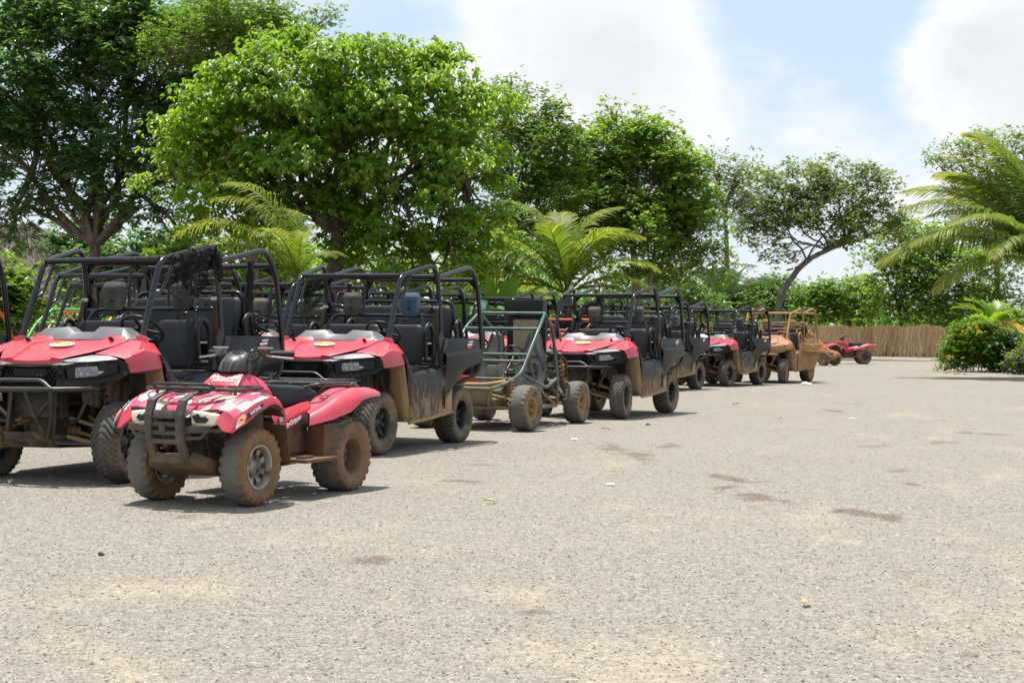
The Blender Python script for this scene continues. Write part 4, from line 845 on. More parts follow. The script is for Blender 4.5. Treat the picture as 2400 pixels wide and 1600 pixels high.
    if plate:
        pl = MB().loft([[(-.21, -.475, 1.49), (-.21, -.345, 1.49), (-.235, -.345, 1.49), (-.235, -.475, 1.49)], [(-.23, -.475, 1.655), (-.23, -.345, 1.635), (-.245, -.345, 1.635), (-.245, -.475, 1.655)]]); po = P('number_plate', pl, 'decalgreen', bev=.003)
        n_ = Vector((1, 0, .13)).normalized(); up = Vector((-.13, 0, 1)).normalized(); c0 = Vector((-.2185, -.41, 1.565)) + n_*.004
        ci = lambda rr: [c0 + Vector((0, 1, 0))*rr*math.cos(i*math.pi/16) + up*rr*math.sin(i*math.pi/16) for i in range(32)]
        rg = MB().add(ci(.048) + ci(.038), [(i, (i+1) % 32, 32+(i+1) % 32, 32+i) for i in range(32)]); rg.obj('ring', 'white', po, solid=.001)
        o = mkobj('lettering', text_mesh(plate, .055, 'white', bold=.001), po); o.matrix_local = frame_mat(c0 - up*.001, (0, 1, 0), up)
    return t
# ------------------------------------------------------------------ ground
def axis(lo, hi, step, far, growth=1.35):
    a = list(np.arange(lo, hi+1e-6, step)); s_ = step; x = hi
    while x < far: s_ *= growth; x += s_; a.append(x)
    s_ = step; x = lo; pre = []
    while x > -far: s_ *= growth; x -= s_; pre.append(x)
    return np.array(pre[::-1] + a)
STAINS = [  # photo x, y of brown damp patches, half width, half height (source px), strength
 (1700,1122,48,10,1.),(1690,1142,40,6,.8),(1805,1133,22,5,.8),(1765,1168,75,12,.9),(2050,1205,75,13,1.),(2130,1133,28,6,.8),(2130,1338,34,10,.8),(1800,1468,55,13,.9),(1240,1437,62,11,1.),
 (875,1315,75,13,1.),(2225,1527,60,14,.7),(2030,1230,45,7,.5),(1450,1058,75,22,.55),(1580,1045,45,6,.7),(1950,962,40,6,.6),(2110,1100,60,8,.45),(2060,1045,60,5,.5),(2320,1016,70,5,.6),(2190,1037,55,5,.5),(1100,1128,75,7,.7),(430,1208,55,8,.7),(490,1236,32,6,.6),(700,1266,30,4,.4),(1520,1295,40,8,.5),(1120,1088,60,5,.5),(960,1120,50,6,.4),(2240,1098,30,6,.4),(1460,1120,35,5,.35),(2150,1000,50,4,.4),(1330,1178,25,4,.5),(1480,900,60,5,.5),(2000,945,60,3,.4),(1150,1215,35,5,.4)]
SAND = [(1560,1560,170,60,1.),(1300,1530,200,50,.9),(1900,1410,120,35,.7),(1950,1270,70,16,.8),(1500,1235,60,12,.6),(300,1390,200,40,.6),(250,1545,220,45,.8),(2050,1490,120,40,.8),(2330,1290,150,40,.6),(1240,1380,110,25,.6),(620,1290,160,25,.5),(900,1240,160,18,.4),(1300,1235,60,10,.5),(2250,1440,150,50,.6),(450,1225,80,10,.4)]
def ground_pt(px, py):
    c, s = math.cos(ROLL), math.sin(ROLL); X, Y = px-1200, py-YH; X, Y = c*X + s*Y, -s*X + c*Y
    d = FPX*CAMH/Y; return X/FPX*d, d
gx = axis(-9, 16, .13, 420); gy = axis(3.5, 48, .13, 420)
GX, GY = np.meshgrid(gx, gy)
def patches(lst):
    f = np.zeros_like(GX)
    for px, py, hw, hh, st in lst:
        x0, d0 = ground_pt(px, py); _, d1 = ground_pt(px, py-hh); _, d2 = ground_pt(px, py+hh)
        rx = hw/FPX*d0; ry = max(.10, (d1-d2)/2)
        wx = GX - x0 + .35*rx*np.sin(GY*5.1/ry*.3 + px) + .25*rx*np.sin((GX+GY)*3.3/rx + py); wy = GY - d0 + .45*ry*np.sin(GX*2.6/rx + px*.7) + .3*ry*np.sin(GX*6.1/rx + py)
        f = np.maximum(f, st**.55*np.exp(-((wx/rx)**2 + (wy/ry)**2)*.9))
    return f
gm = bpy.data.meshes.new('ground'); ny, nx = GX.shape
gm.vertices.add(nx*ny); gm.vertices.foreach_set('co', np.stack([GX.ravel(), GY.ravel(), np.zeros(nx*ny)], 1).astype(np.float32).ravel())
ii = (np.arange(ny-1)[:, None]*nx + np.arange(nx-1)[None]).ravel(); q = np.stack([ii, ii+1, ii+nx+1, ii+nx], 1)
def fill_faces(me, quads):
    k = quads.shape[1]; nf = len(quads)
    me.loops.add(nf*k); me.loops.foreach_set('vertex_index', quads.astype(np.int32).ravel())
    me.polygons.add(nf); me.polygons.foreach_set('loop_start', np.arange(0, nf*k, k, dtype=np.int32))
    me.update(calc_edges=True); me.validate()
fill_faces(gm, q)
def ruts():
    """faint wheel tracks along the lane where the vehicles drive"""
    f = np.zeros_like(GX)
    for x0, sl, cv, st in ((1.3, .30, .006, .5), (2.6, .30, .006, .5), (3.0, .19, -.004, .4), (4.2, .19, -.004, .4), (-1.6, .42, .0, .35), (-.5, .42, .0, .35), (5.0, .05, .010, .4), (6.2, .05, .010, .4)):
        c = x0 + sl*(GY-8) + cv*(GY-8)**2 + .12*np.sin(GY*.7 + x0); f = np.maximum(f, st*np.exp(-((GX-c)/.17)**2)*(.55 + .45*np.sin(GY*.9 + x0*3)))
    return f*(GY < 46)
for nm, val in (('stain', patches(STAINS)), ('sand', np.maximum(patches(SAND), ruts()))):
    A = gm.attributes.new(nm, 'FLOAT', 'POINT'); A.data.foreach_set('value', val.astype(np.float32).ravel())
def ground_mat():
    m, t, p = newmat('crushed_stone'); geo = t.nodes.new('ShaderNodeNewGeometry'); v = geo.outputs['Position']
    a1 = t.nodes.new('ShaderNodeAttribute'); a1.attribute_name = 'stain'; a2 = t.nodes.new('ShaderNodeAttribute'); a2.attribute_name = 'sand'
    vo = t.nodes.new('ShaderNodeTexVoronoi'); vo.inputs['Scale'].default_value = 125; link(t, v, vo.inputs['Vector'])
    vo2 = t.nodes.new('ShaderNodeTexVoronoi'); vo2.inputs['Scale'].default_value = 42; link(t, v, vo2.inputs['Vector'])
    sx = t.nodes.new('ShaderNodeSeparateXYZ'); link(t, vo.outputs['Color'], sx.inputs[0]); sx2 = t.nodes.new('ShaderNodeSeparateXYZ'); link(t, vo2.outputs['Color'], sx2.inputs[0])
    stone = mixc(t, sx.outputs['X'], (.135, .123, .105), (.40, .368, .315))
    stone = mixc(t, math_(t, 'GREATER_THAN', sx2.outputs['Y'], .93), stone, mixc(t, sx2.outputs['X'], (.12, .11, .10), (.40, .38, .34)))
    gap = mrange(t, vo.outputs['Distance'], .25, .62, 0, .34); stone = mixc(t, gap, stone, (.13, .112, .09))
    sandn = noise(t, .55, 6, .62, v); sn2 = noise(t, 3.2, 5, .65, v); sn3 = noise(t, 26, 4, .7, v)
    sf = math_(t, 'ADD', math_(t, 'MULTIPLY', sandn, .9), math_(t, 'ADD', math_(t, 'MULTIPLY', sn2, .35), math_(t, 'MULTIPLY', sn3, .45)))
    sf = math_(t, 'ADD', sf, math_(t, 'MULTIPLY', a2.outputs['Fac'], .26))
    smask = mrange(t, sf, .86, 1.16, .08, .80)
    sand = mixc(t, noise(t, 90, 3, .7, v), (.28, .23, .168), (.375, .318, .24))
    c = mixc(t, smask, stone, sand)
    big = noise(t, .16, 4, .55, v); c = mixc(t, mrange(t, big, .40, .7, 0, .15), c, (.31, .27, .215))
    # brown damp dirt
    sm = math_(t, 'MULTIPLY', mrange(t, math_(t, 'ADD', math_(t, 'MULTIPLY', a1.outputs['Fac'], .8), math_(t, 'ADD', math_(t, 'MULTIPLY', noise(t, 4, 6, .75, v, None, .8), .7), math_(t, 'MULTIPLY', noise(t, 17, 4, .7, v), .35))), .80, 1.16, 0, .80), mrange(t, noise(t, 34, 4, .7, v), .32, .55, .45, 1.))
    blot = mrange(t, math_(t, 'ADD', noise(t, 1.1, 3, .5, v), math_(t, 'MULTIPLY', sn2, .4)), .86, .98, 0, .35)
    c = mixc(t, math_(t, 'MAXIMUM', sm, blot), c, mixc(t, sx.outputs['Y'], (.065, .042, .023), (.15, .10, .058)))
    # stone drifts and grain of several sizes
    g1 = noise(t, 30, 5, .75, v); g2 = noise(t, 8, 5, .7, v); mulg = math_(t, 'MULTIPLY', mrange(t, g1, .32, .68, .72, 1.26), mrange(t, g2, .3, .7, .90, 1.10))
    vm = t.nodes.new('ShaderNodeVectorMath'); vm.operation = 'SCALE'; link(t, c, vm.inputs[0]); link(t, mulg, vm.inputs['Scale']); c = vm.outputs[0]
    link(t, c, p.inputs['Base Color']); p.inputs['Roughness'].default_value = .93; p.inputs['Specular IOR Level'].default_value = .25
    h = math_(t, 'ADD', math_(t, 'MULTIPLY', mrange(t, vo.outputs['Distance'], 0, .6, 1, 0), math_(t, 'SUBTRACT', 1.15, smask)), math_(t, 'MULTIPLY', sn2, .8))
    link(t, bump(t, h, .5, .010), p.inputs['Normal'])
    return m
M['ground'] = ground_mat(); gm.materials.append(M['ground'])
go = mkobj('ground', gm); tag(go, 'grey crushed stone lot with tan sandy patches', kind='structure')

# loose stones on top of the near ground: instanced on one patch mesh
def stone_mesh(sd_):
    rr = random.Random(sd_); bm = bmesh.new(); bmesh.ops.create_icosphere(bm, subdivisions=1, radius=1)
    for v in bm.verts: v.co *= rr.uniform(.6, 1.15); v.co.z *= .62
    me = bpy.data.meshes.new('stone'); bm.to_mesh(me); bm.free(); return me
def stone_mat(name, a, b):
    m, t, p = newmat(name); oi = t.nodes.new('ShaderNodeObjectInfo'); link(t, mixc(t, oi.outputs['Random'], a, b), p.inputs['Base Color']); p.inputs['Roughness'].default_value = .9; p.inputs['Specular IOR Level'].default_value = .3
    return m
M['stone'] = stone_mat('loose_stones', (.23, .21, .178), (.45, .415, .355)); M['darkstone'] = simple('dark_stone', (.06, .055, .05), .9)
def gravel():
    vs, fs, dn = [], [], []
    for d0, d1, den in ((4.9, 6.5, 1500), (6.5, 8.5, 1000), (8.5, 11.5, 420), (11.5, 16, 110), (16, 24, 30)):
        k = len(vs); e = .36
        vs += [(-d0*e, d0, .002), (d0*e, d0, .002), (d1*e, d1, .002), (-d1*e, d1, .002)]; fs.append((k, k+1, k+2, k+3)); dn.append(den)
    me = bpy.data.meshes.new('gravel'); me.from_pydata(vs, [], fs)
    A = me.attributes.new('density', 'FLOAT', 'FACE'); A.data.foreach_set('value', np.array(dn, dtype=np.float32))
    o = mkobj('gravel', me); tag(o, 'loose grey stones scattered over the near lot', kind='stuff')
    g = bpy.data.node_groups.new('scatter', 'GeometryNodeTree')
    g.interface.new_socket('Geometry', in_out='INPUT', socket_type='NodeSocketGeometry'); g.interface.new_socket('Geometry', in_out='OUTPUT', socket_type='NodeSocketGeometry')
    ni = g.nodes.new('NodeGroupInput'); no = g.nodes.new('NodeGroupOutput'); ds = g.nodes.new('GeometryNodeDistributePointsOnFaces')
    na = g.nodes.new('GeometryNodeInputNamedAttribute'); na.data_type = 'FLOAT'; na.inputs['Name'].default_value = 'density'
    g.links.new(ni.outputs[0], ds.inputs['Mesh']); g.links.new(na.outputs['Attribute'], ds.inputs['Density'])
    ic = g.nodes.new('GeometryNodeMeshIcoSphere'); ic.inputs['Radius'].default_value = 1; ic.inputs['Subdivisions'].default_value = 1
    # squash and jitter the stone
    sp_ = g.nodes.new('GeometryNodeSetPosition'); nzz = g.nodes.new('ShaderNodeTexNoise'); nzz.inputs['Scale'].default_value = 1.3
    pos = g.nodes.new('GeometryNodeInputPosition'); mul = g.nodes.new('ShaderNodeVectorMath'); mul.operation = 'MULTIPLY_ADD'
    g.links.new(pos.outputs[0], mul.inputs[0]); mul.inputs[1].default_value = (1, 1, .38); 
    sc = g.nodes.new('ShaderNodeVectorMath'); sc.operation = 'SCALE'; cen = g.nodes.new('ShaderNodeVectorMath'); cen.operation = 'SUBTRACT'; g.links.new(nzz.outputs['Color'], cen.inputs[0]); cen.inputs[1].default_value = (.5, .5, .62); g.links.new(cen.outputs[0], sc.inputs[0]); sc.inputs['Scale'].default_value = .9; g.links.new(sc.outputs[0], mul.inputs[2])
    g.links.new(ic.outputs[0], sp_.inputs[0]); g.links.new(mul.outputs[0], sp_.inputs['Position'])
    smt = g.nodes.new('GeometryNodeSetMaterial'); smt.inputs['Material'].default_value = M['stone']; g.links.new(sp_.outputs[0], smt.inputs[0])
    ip = g.nodes.new('GeometryNodeInstanceOnPoints'); g.links.new(ds.outputs['Points'], ip.inputs['Points']); g.links.new(smt.outputs[0], ip.inputs['Instance'])
    rv = g.nodes.new('FunctionNodeRandomValue'); rv.data_type = 'FLOAT_VECTOR'; rv.inputs[0].default_value = (-.5, -.5, 0); rv.inputs[1].default_value = (.5, .5, 6.28); g.links.new(rv.outputs[0], ip.inputs['Rotation'])
    rs = g.nodes.new('FunctionNodeRandomValue'); rs.data_type = 'FLOAT'; rs.inputs[2].default_value = 0.; rs.inputs[3].default_value = 1.; rs.inputs['Seed'].default_value = 5
    pw = g.nodes.new('ShaderNodeMath'); pw.operation = 'POWER'; g.links.new(rs.outputs[1], pw.inputs[0]); pw.inputs[1].default_value = 3.5
    ma = g.nodes.new('ShaderNodeMath'); ma.operation = 'MULTIPLY_ADD'; g.links.new(pw.outputs[0], ma.inputs[0]); ma.inputs[1].default_value = .0068; ma.inputs[2].default_value = .0020
    g.links.new(ma.outputs[0], ip.inputs['Scale']); g.links.new(ip.outputs[0], no.inputs[0])
    md = o.modifiers.new('scatter', 'NODES'); md.node_group = g
gravel()

# ------------------------------------------------------------------ vegetation helpers
def leaves_mesh(name, C, D, Nn, L, Wd, tint, mat, fold=.25):
    """one folded leaf (two triangles) per row"""
    n = len(C); D = D/np.linalg.norm(D, axis=1, keepdims=True); Sd = np.cross(D, Nn); Sd /= np.linalg.norm(Sd, axis=1, keepdims=True)+1e-9; Up = np.cross(Sd, D)
    base = C; tip = C + D*L[:, None]; mid = C + D*(L*.42)[:, None]
    l = mid + Sd*(Wd/2)[:, None] + Up*(Wd*fold)[:, None]; r = mid - Sd*(Wd/2)[:, None] + Up*(Wd*fold)[:, None]
    V = np.stack([base, l, tip, r], 1).reshape(-1, 3); k = np.arange(n)*4
    F = np.concatenate([np.stack([k, k+2, k+1], 1), np.stack([k, k+3, k+2], 1)])
    me = bpy.data.meshes.new(name); me.vertices.add(n*4); me.vertices.foreach_set('co', V.astype(np.float32).ravel()); fill_faces(me, F)
    A = me.attributes.new('tint', 'FLOAT', 'POINT'); A.data.foreach_set('value', np.repeat(tint, 4).astype(np.float32))
    me.materials.append(M[mat]); return me
def unit(n, rng):
    v = rng.normal(size=(n, 3)); return v/np.linalg.norm(v, axis=1, keepdims=True)
def crown_points(blobs, ncl, rng, inner=.55):
    """leaf cluster centres: each blob (centre, radii) carries separate puffs of foliage with air between them"""
    P0, PR, PU, PB = [], [], [], []
    mean = np.mean([np.prod(b[1])**(1/3) for b in blobs])
    for bi, (bc, br) in enumerate(blobs):
        g = np.prod(br)**(1/3); k = int(np.clip(15*(g/mean)**1.3, 6, 26))
        for j in range(k):
            z = 1 - 1.75*(j+.5)/k; a = j*2.39996 + bi*1.3 + rng.normal(0, .25); q = math.sqrt(max(0, 1-z*z)); u = np.array([q*math.cos(a), q*math.sin(a), z]) + rng.normal(0, .16, 3)
            f = inner + (1.06-inner)*rng.random()**.55; P0.append(np.array(tuple(bc)) + u*np.array(br)*f); PR.append(g*rng.uniform(.22, .42)); PU.append(u/np.linalg.norm(u)); PB.append(bi)
    P0, PR, PU, PB = map(np.array, (P0, PR, PU, PB)); w = PR**2; pk = rng.choice(len(P0), ncl, p=w/w.sum())
    d = unit(ncl, rng); d[:, 2] = np.abs(d[:, 2])*np.where(rng.random(ncl) < .75, 1, -1); c = P0[pk] + d*(PR[pk]*rng.random(ncl)**.45)[:, None]*np.array([1.15, 1.15, .62])
    U = PU[pk]*.6 + d*.8; return c, U/np.linalg.norm(U, axis=1, keepdims=True), PB[pk]
def make_tree(label, cat, base, trunk, blobs, ncl, per, leaf, clus_r, mat, bark, r0, seed, droop=.4, name='tree', group=None, limbs=None, twigs=26, inner=.55, wid=.55, r_limb=.45):
    rng = np.random.default_rng(seed); rr = random.Random(seed)
    t = thing(name, label, cat, base, 0, group); b = Vector(base)
    tr = MB(); pts = [Vector(p) - b for p in trunk]
    # organic trunk
    P_ = fillet(pts, 9, 5) if len(pts) > 2 else pts
    P_ = [p + Vector((rr.uniform(-1, 1), rr.uniform(-1, 1), 0))*r0*.18*(0 < i < len(P_)-1) for i, p in enumerate(P_)]
    m_ = len(P_); tr.tube(P_, r0*1.15, 10, r1=r0*.62)
    top = P_[-1]
    CP, U_, pick = crown_points(blobs, ncl, rng, inner)
    br = MB()
    for bi, (bc, brd) in enumerate(blobs):
        c0 = Vector(bc) - b
        st = top if limbs is None else Vector(limbs[bi % len(limbs)]) - b
        if limbs is None and c0.z < top.z + .9 and len(blobs) > 5:      # low hanging foliage grows from the limb above it
            hi = [Vector(q[0]) - b for q in blobs if q[0][2] - b.z > top.z + 1.2]
            if hi: st = min(hi, key=lambda q: (q - c0).length)
        mid = st.lerp(c0, .5) + Vector((rr.uniform(-.1, .1), rr.uniform(-.1, .1), rr.uniform(-.02, .12)))*(c0-st).length
        lim = [st, mid, c0]; lp = [st*(1-x)**2 + mid*2*x*(1-x) + c0*x*x for x in np.linspace(0, 1, 8)]
        lp = [p + Vector((rr.uniform(-1, 1), rr.uniform(-1, 1), rr.uniform(-1, 1)))*.035*(c0-st).length*(0 < i < 7) for i, p in enumerate(lp)]
        br.tube(lp, r0*r_limb, 7, r1=r0*r_limb*.35)
        mine = np.where(pick == bi)[0]
        for j in rng.choice(mine, min(len(mine), twigs), replace=False) if len(mine) else []:
            e = Vector(CP[j]) - b; s_ = lp[rr.randint(3, 7)]; ml = s_.lerp(e, .5) + Vector((rr.uniform(-1, 1), rr.uniform(-1, 1), rr.uniform(-.3, 1)))*.13*(e-s_).length
            br.tube([s_, s_.lerp(ml, .5) + Vector((0, 0, .03)), ml, e], r0*r_limb*.26, 5, r1=r0*.03, caps=False)
    tr.obj('trunk', bark, t, weld=False, ang=70, recalc=False); br.obj('branch', bark, t, weld=False, ang=70, recalc=False)
    n = ncl*per
    # leaves sit in rosettes round the twig tips: a few whorls per cluster, each leaf radiating outwards and hanging
    Uu = np.repeat(U_, per, 0); wh = rng.normal(size=(ncl, 3, 3))*np.array([clus_r, clus_r, clus_r*.7]); wi = rng.integers(0, 3, n)
    Cc = np.repeat(CP, per, 0) + wh[np.repeat(np.arange(ncl), per), wi] + rng.normal(size=(n, 3))*leaf*.16
    az = rng.uniform(0, 2*np.pi, n); D = np.stack([np.cos(az), np.sin(az), rng.normal(.15, .35, n)], 1) + Uu*.35; D[:, 2] -= droop*1.5
    Nn = unit(n, rng)*.45 + Uu*.35; Nn[:, 2] += .9
    L = leaf*rng.uniform(.65, 1.3, n); tint = np.clip(np.repeat(rng.normal(.5, .22, ncl), per) + rng.normal(0, .18, n), 0, 1)
    co = mkobj('crown', leaves_mesh('crown', Cc - np.array(tuple(b)), D, Nn, L, L*wid*rng.uniform(.8, 1.2, n), tint, mat), t)
    return t
def px_blob(px, py, rx, ry, d, depth=None):
    k = d/FPX; return (at(px, py, d), (rx*k, (depth if depth else max(rx, ry)*k*.8), ry*k))
def gpt(px, d): p = at(px, 800, d); return Vector((p.x, d, 0))

# fronds: stalk curve in the local XZ plane, leaflets on both sides
def frond_meshes(L, n, lf, e0, bend, seed, droop=.5, wid=.035, lead=.12, vee=.35, mat='frond_green'):
    rng = np.random.default_rng(seed); m = 26; s = np.linspace(0, 1, m); ang = e0 - bend*s**1.35
    dx, dz = np.cos(ang), np.sin(ang); X = np.concatenate([[0], np.cumsum((dx[1:]+dx[:-1])/2)])*L/(m-1); Z = np.concatenate([[0], np.cumsum((dz[1:]+dz[:-1])/2)])*L/(m-1)
    Yw = np.cumsum(rng.normal(0, .004, m))*L
    st = MB().tube([Vector((x, y, z)) for x, y, z in zip(X, Yw, Z)], .022*L/3+.008, 5, r1=.004, caps=False)
    V, F, T = [], [], []
    for side in (1, -1):
        for i in range(n):
            t = lead + (1-lead)*(i+rng.uniform(-.3, .3))/n; t = min(max(t, lead), .995); k = t*(m-1); i0 = int(k); f = k-i0; i1 = min(i0+1, m-1)
            p = np.array([X[i0]*(1-f)+X[i1]*f, Yw[i0]*(1-f)+Yw[i1]*f, Z[i0]*(1-f)+Z[i1]*f]); a = ang[i0]*(1-f)+ang[i1]*f
            fw = np.array([math.cos(a), 0, math.sin(a)]); up = np.array([-math.sin(a), 0, math.cos(a)]); sd = np.array([0, side, 0.])
            u = (t-lead)/(1-lead); ll = lf*(math.sin(math.pi*min(1, .13+.84*u))**.7)*rng.uniform(.85, 1.1)
            d0 = sd*1.0 + fw*(.45+.9*u) + up*(vee + rng.uniform(-.12, .12)); d0 /= np.linalg.norm(d0)
            q0 = p; q1 = p + d0*ll*.5; d1 = d0 + np.array([0, 0, -droop*rng.uniform(.6, 1.4)]); d1 /= np.linalg.norm(d1); q2 = q1 + d1*ll*.32; d2 = d1 + np.array([0, 0, -droop*1.2]); d2 /= np.linalg.norm(d2); q3 = q2 + d2*ll*.22
            wv = np.cross(d0, up); wv /= np.linalg.norm(wv)+1e-9; w = wid*rng.uniform(.8, 1.15); b = len(V)
            V += [q0-wv*w*.3, q0+wv*w*.3, q1-wv*w*.5, q1+wv*w*.5, q2-wv*w*.38, q2+wv*w*.38, q3]; F += [(b, b+1, b+3, b+2), (b+2, b+3, b+5, b+4), (b+4, b+5, b+6)]
            tn = min(1, max(0, rng.normal(.35, .18) + .45*u**2)); T += [tn]*5 + [min(1, tn+.15)]*2
    V += list(map(np.array, st.v)); k = len(V)-len(st.v); F += [tuple(x+k for x in f) for f in st.f]; T += [.75]*len(st.v)
    me = bpy.data.meshes.new('frond'); me.from_pydata([tuple(v) for v in V], [], F); A = me.attributes.new('tint', 'FLOAT', 'POINT'); A.data.foreach_set('value', np.array(T, dtype=np.float32)); me.materials.append(M[mat]); me.shade_smooth()
    return me
def palm(label, cat, base, h, specs, meshes, bark='barkgrey', r0=.13, lean=(0, 0), group=None, name='palm_tree'):
    """specs: (mesh index, azimuth deg, tilt deg, scale[, roll])"""
    t = thing(name, label, cat, base, 0, group); tr = MB(); pts = [Vector((lean[0]*x*x, lean[1]*x*x, h*x)) for x in np.linspace(0, 1, 9)]
    ringed = []
    tr.tube(pts, r0*1.25, 12, r1=r0*.8); 
    for i in range(max(2, int(h/.12))):
        z = i*.12/h; p = Vector((lean[0]*z*z, lean[1]*z*z, h*z)); rr = r0*(1.25-.45*z); tr.lathe([(rr*.99, -.015), (rr*1.09, 0), (rr*.99, .02)], axis='Z', n=12, c=p)
    tr.obj('trunk', bark, t, weld=False, ang=60)
    top = pts[-1]
    for s_ in specs:
        mi, az, ti, sc = s_[:4]; o = mkobj('frond', meshes[mi], t, top + Vector((0, 0, random.uniform(-.06, .06))))
        o.rotation_euler = (R(s_[4]) if len(s_) > 4 else R(random.uniform(-14, 14)), -R(ti), R(az)); o.scale = (sc,)*3
    return t
# ------------------------------------------------------------------ vehicles in place
def place(o, x, y, th, roll=0., z=0.):
    o.location = (x, y, z); o.rotation_mode = 'XYZ'; o.rotation_euler = (R(roll), 0, -math.pi/2 - R(th)); return o
GU = 'utility vehicles parked in columns on the lot'
utv0 = make_utv()
UT = [
 # x, y, heading, label, repaint
 (-3.31, 12.99, 19.5, 'mud-splashed red utility vehicle behind the pink quad bike, nearest and largest of all', {}),
 (-1.55, 15.92, 21.3, 'red utility vehicle with blue-topped headrests between the quad bike and the green buggy', {}),
 (1.43, 22.67, 25.3, 'red utility vehicle right of the green dune buggy, clean hood and tan dusty tyres', {'tyre': 'tyretan'}),
 (3.09, 32.95, 29.0, 'black-sided utility vehicle mostly hidden, only its muddy rear half showing right of another', {'tyre': 'tyretan', 'black': 'black'}),
 (5.02, 36.46, 31.0, 'small far red utility vehicle just in front of the orange mud-coated one', {}),
 (6.81, 39.29, 29.0, 'utility vehicle coated all over in tan and orange mud with its door hanging open', {'red': 'mudorange', 'black': 'mudtan', 'blackclean': 'mudtan', 'grey': 'mudtan', 'cage': 'mudtan', 'lens': 'mudtan', 'guard': 'mudtan', 'headrest': 'mudtan', 'rimblack': 'mudtan', 'tyre': 'tyretan', 'cream': 'mudorange', 'yellow': 'mudorange', 'decalgreen': 'mudorange', 'white': 'mudtan', 'decalred': 'mudtan', 'blackprint': 'mudtan'}),
 (-5.75, 12.60, 19.0, 'utility vehicle cut off by the left frame edge, only its rear cage showing', {}),
 (-4.38, 16.84, 20.0, 'utility vehicle whose black cage shows inside the nearest vehicle’s cage', {}),
 (-3.16, 19.57, 23.4, 'utility vehicle with red hood peeping out between the two nearest red vehicles', {}),
 (-2.01, 23.28, 25.5, 'utility vehicle behind the one with blue headrests, seen through its cage', {}),
 (-0.39, 26.07, 22.5, 'utility vehicle behind the green dune buggy, red hood seen through the buggy frame', {}),
 (1.16, 32.70, 32.0, 'utility vehicle behind the orange buggy, only black cage bars and seats showing', {}),
 (-4.20, 24.40, 24.0, 'utility vehicle farther back beyond the one with blue headrests, cage bars only', {}),
 (-2.60, 27.60, 25.0, 'back utility vehicle seen under the palm left of the green number plate', {}),
 (-1.10, 30.60, 26.0, 'back utility vehicle seen above the black box of the green buggy', {}),
 (0.30, 36.40, 30.0, 'back utility vehicle below the coconut palm, seen through two cages', {}),
 (3.90, 39.40, 30.0, 'far back utility vehicle left of the far red one, bars only', {}),
 (2.36, 35.90, 30.0, 'utility vehicle second behind the orange buggy, left of the one showing its muddy rear', {}),
 (-5.35, 20.60, 22.0, 'utility vehicle beside the light green buggy, seats and headrests showing through the nearest cage', {}),
 (-5.00, 27.40, 25.0, 'back utility vehicle under the feathery palm, its roof bars above the netting', {}),
 (-3.40, 30.60, 26.0, 'back utility vehicle under the dome tree, roof bars above the blue headrest', {}),
 (-1.90, 33.60, 27.0, 'rearmost utility vehicle beside the banana plants', {}),
]
utv_objs = []
for i, (x, y, th, lab, rm) in enumerate(UT):
    o = utv0 if i == 0 else copy_tree(utv0)
    utv_objs.append(o)
for o, (x, y, th, lab, rm) in zip(utv_objs, UT):
    place(o, x, y, th); tag(o, lab, 'utility vehicle', GU)
    if rm: remat(o, rm)
for k, o in enumerate(utv_objs):       # front wheels left turned a little differently on every vehicle
    yaw = R((3, -2, 7, 0, -5, 9)[k] if k < 6 else random.uniform(-12, 12))
    for c in o.children:
        if c.name.split('.')[0] == 'wheel' and c.location.x > 0: c.rotation_euler.z += yaw; c.rotation_euler.y += random.uniform(0, 3)
def strip(root, kind, keep=0):
    for c in [c for c in root.children if c.name.split('.')[0] == kind][keep:]:
        for d in list(walk(c))[::-1]: bpy.data.objects.remove(d)
for k, o in enumerate(utv_objs):           # hire vehicles are never quite alike
    if k in (3, 8, 10, 13, 16): remat(o, {'red': 'reddusty'})
    if k in (4, 9, 12, 15): strip(o, 'headrest', 1)
    if k in (4, 7, 9, 11, 14): strip(o, 'hood_decal')
    if k in (2, 5, 8): strip(o, 'hanging_strap')
    if k in (10, 13, 18): strip(o, 'seat_belt', 1)
utv_objs[0].rotation_euler.x = R(.9); utv_objs[2].rotation_euler.x = R(.7)
for c in utv_objs[1].children:
    if c.name.startswith('headrest') and c.data.vertices[0].co.y > 0: c['label'] = 'headrest with a blue top'; remat(c, {'headrest': 'headrestblue'})
# swung-open door with a tray on the muddy one
dr = MB().loft([[(.30, .82, 1.02), (.28, .86, 1.02), (-.05, 1.25, .82), (-.03, 1.27, .82)], [(.42, .80, .33), (.40, .83, .33), (.06, 1.12, .36), (.08, 1.14, .36)]]).box((.10, 1.06, .82), (.50, .62, .03), Matrix.Rotation(R(-40), 3, 'Z'))
dr.tube([(.30, .84, 1.02), (.15, 1.02, .98), (.05, 1.15, .84)], .018, 6)
dr.obj('door', 'mudtan', utv_objs[5], bev=.006, label='mud-coated door swung open')

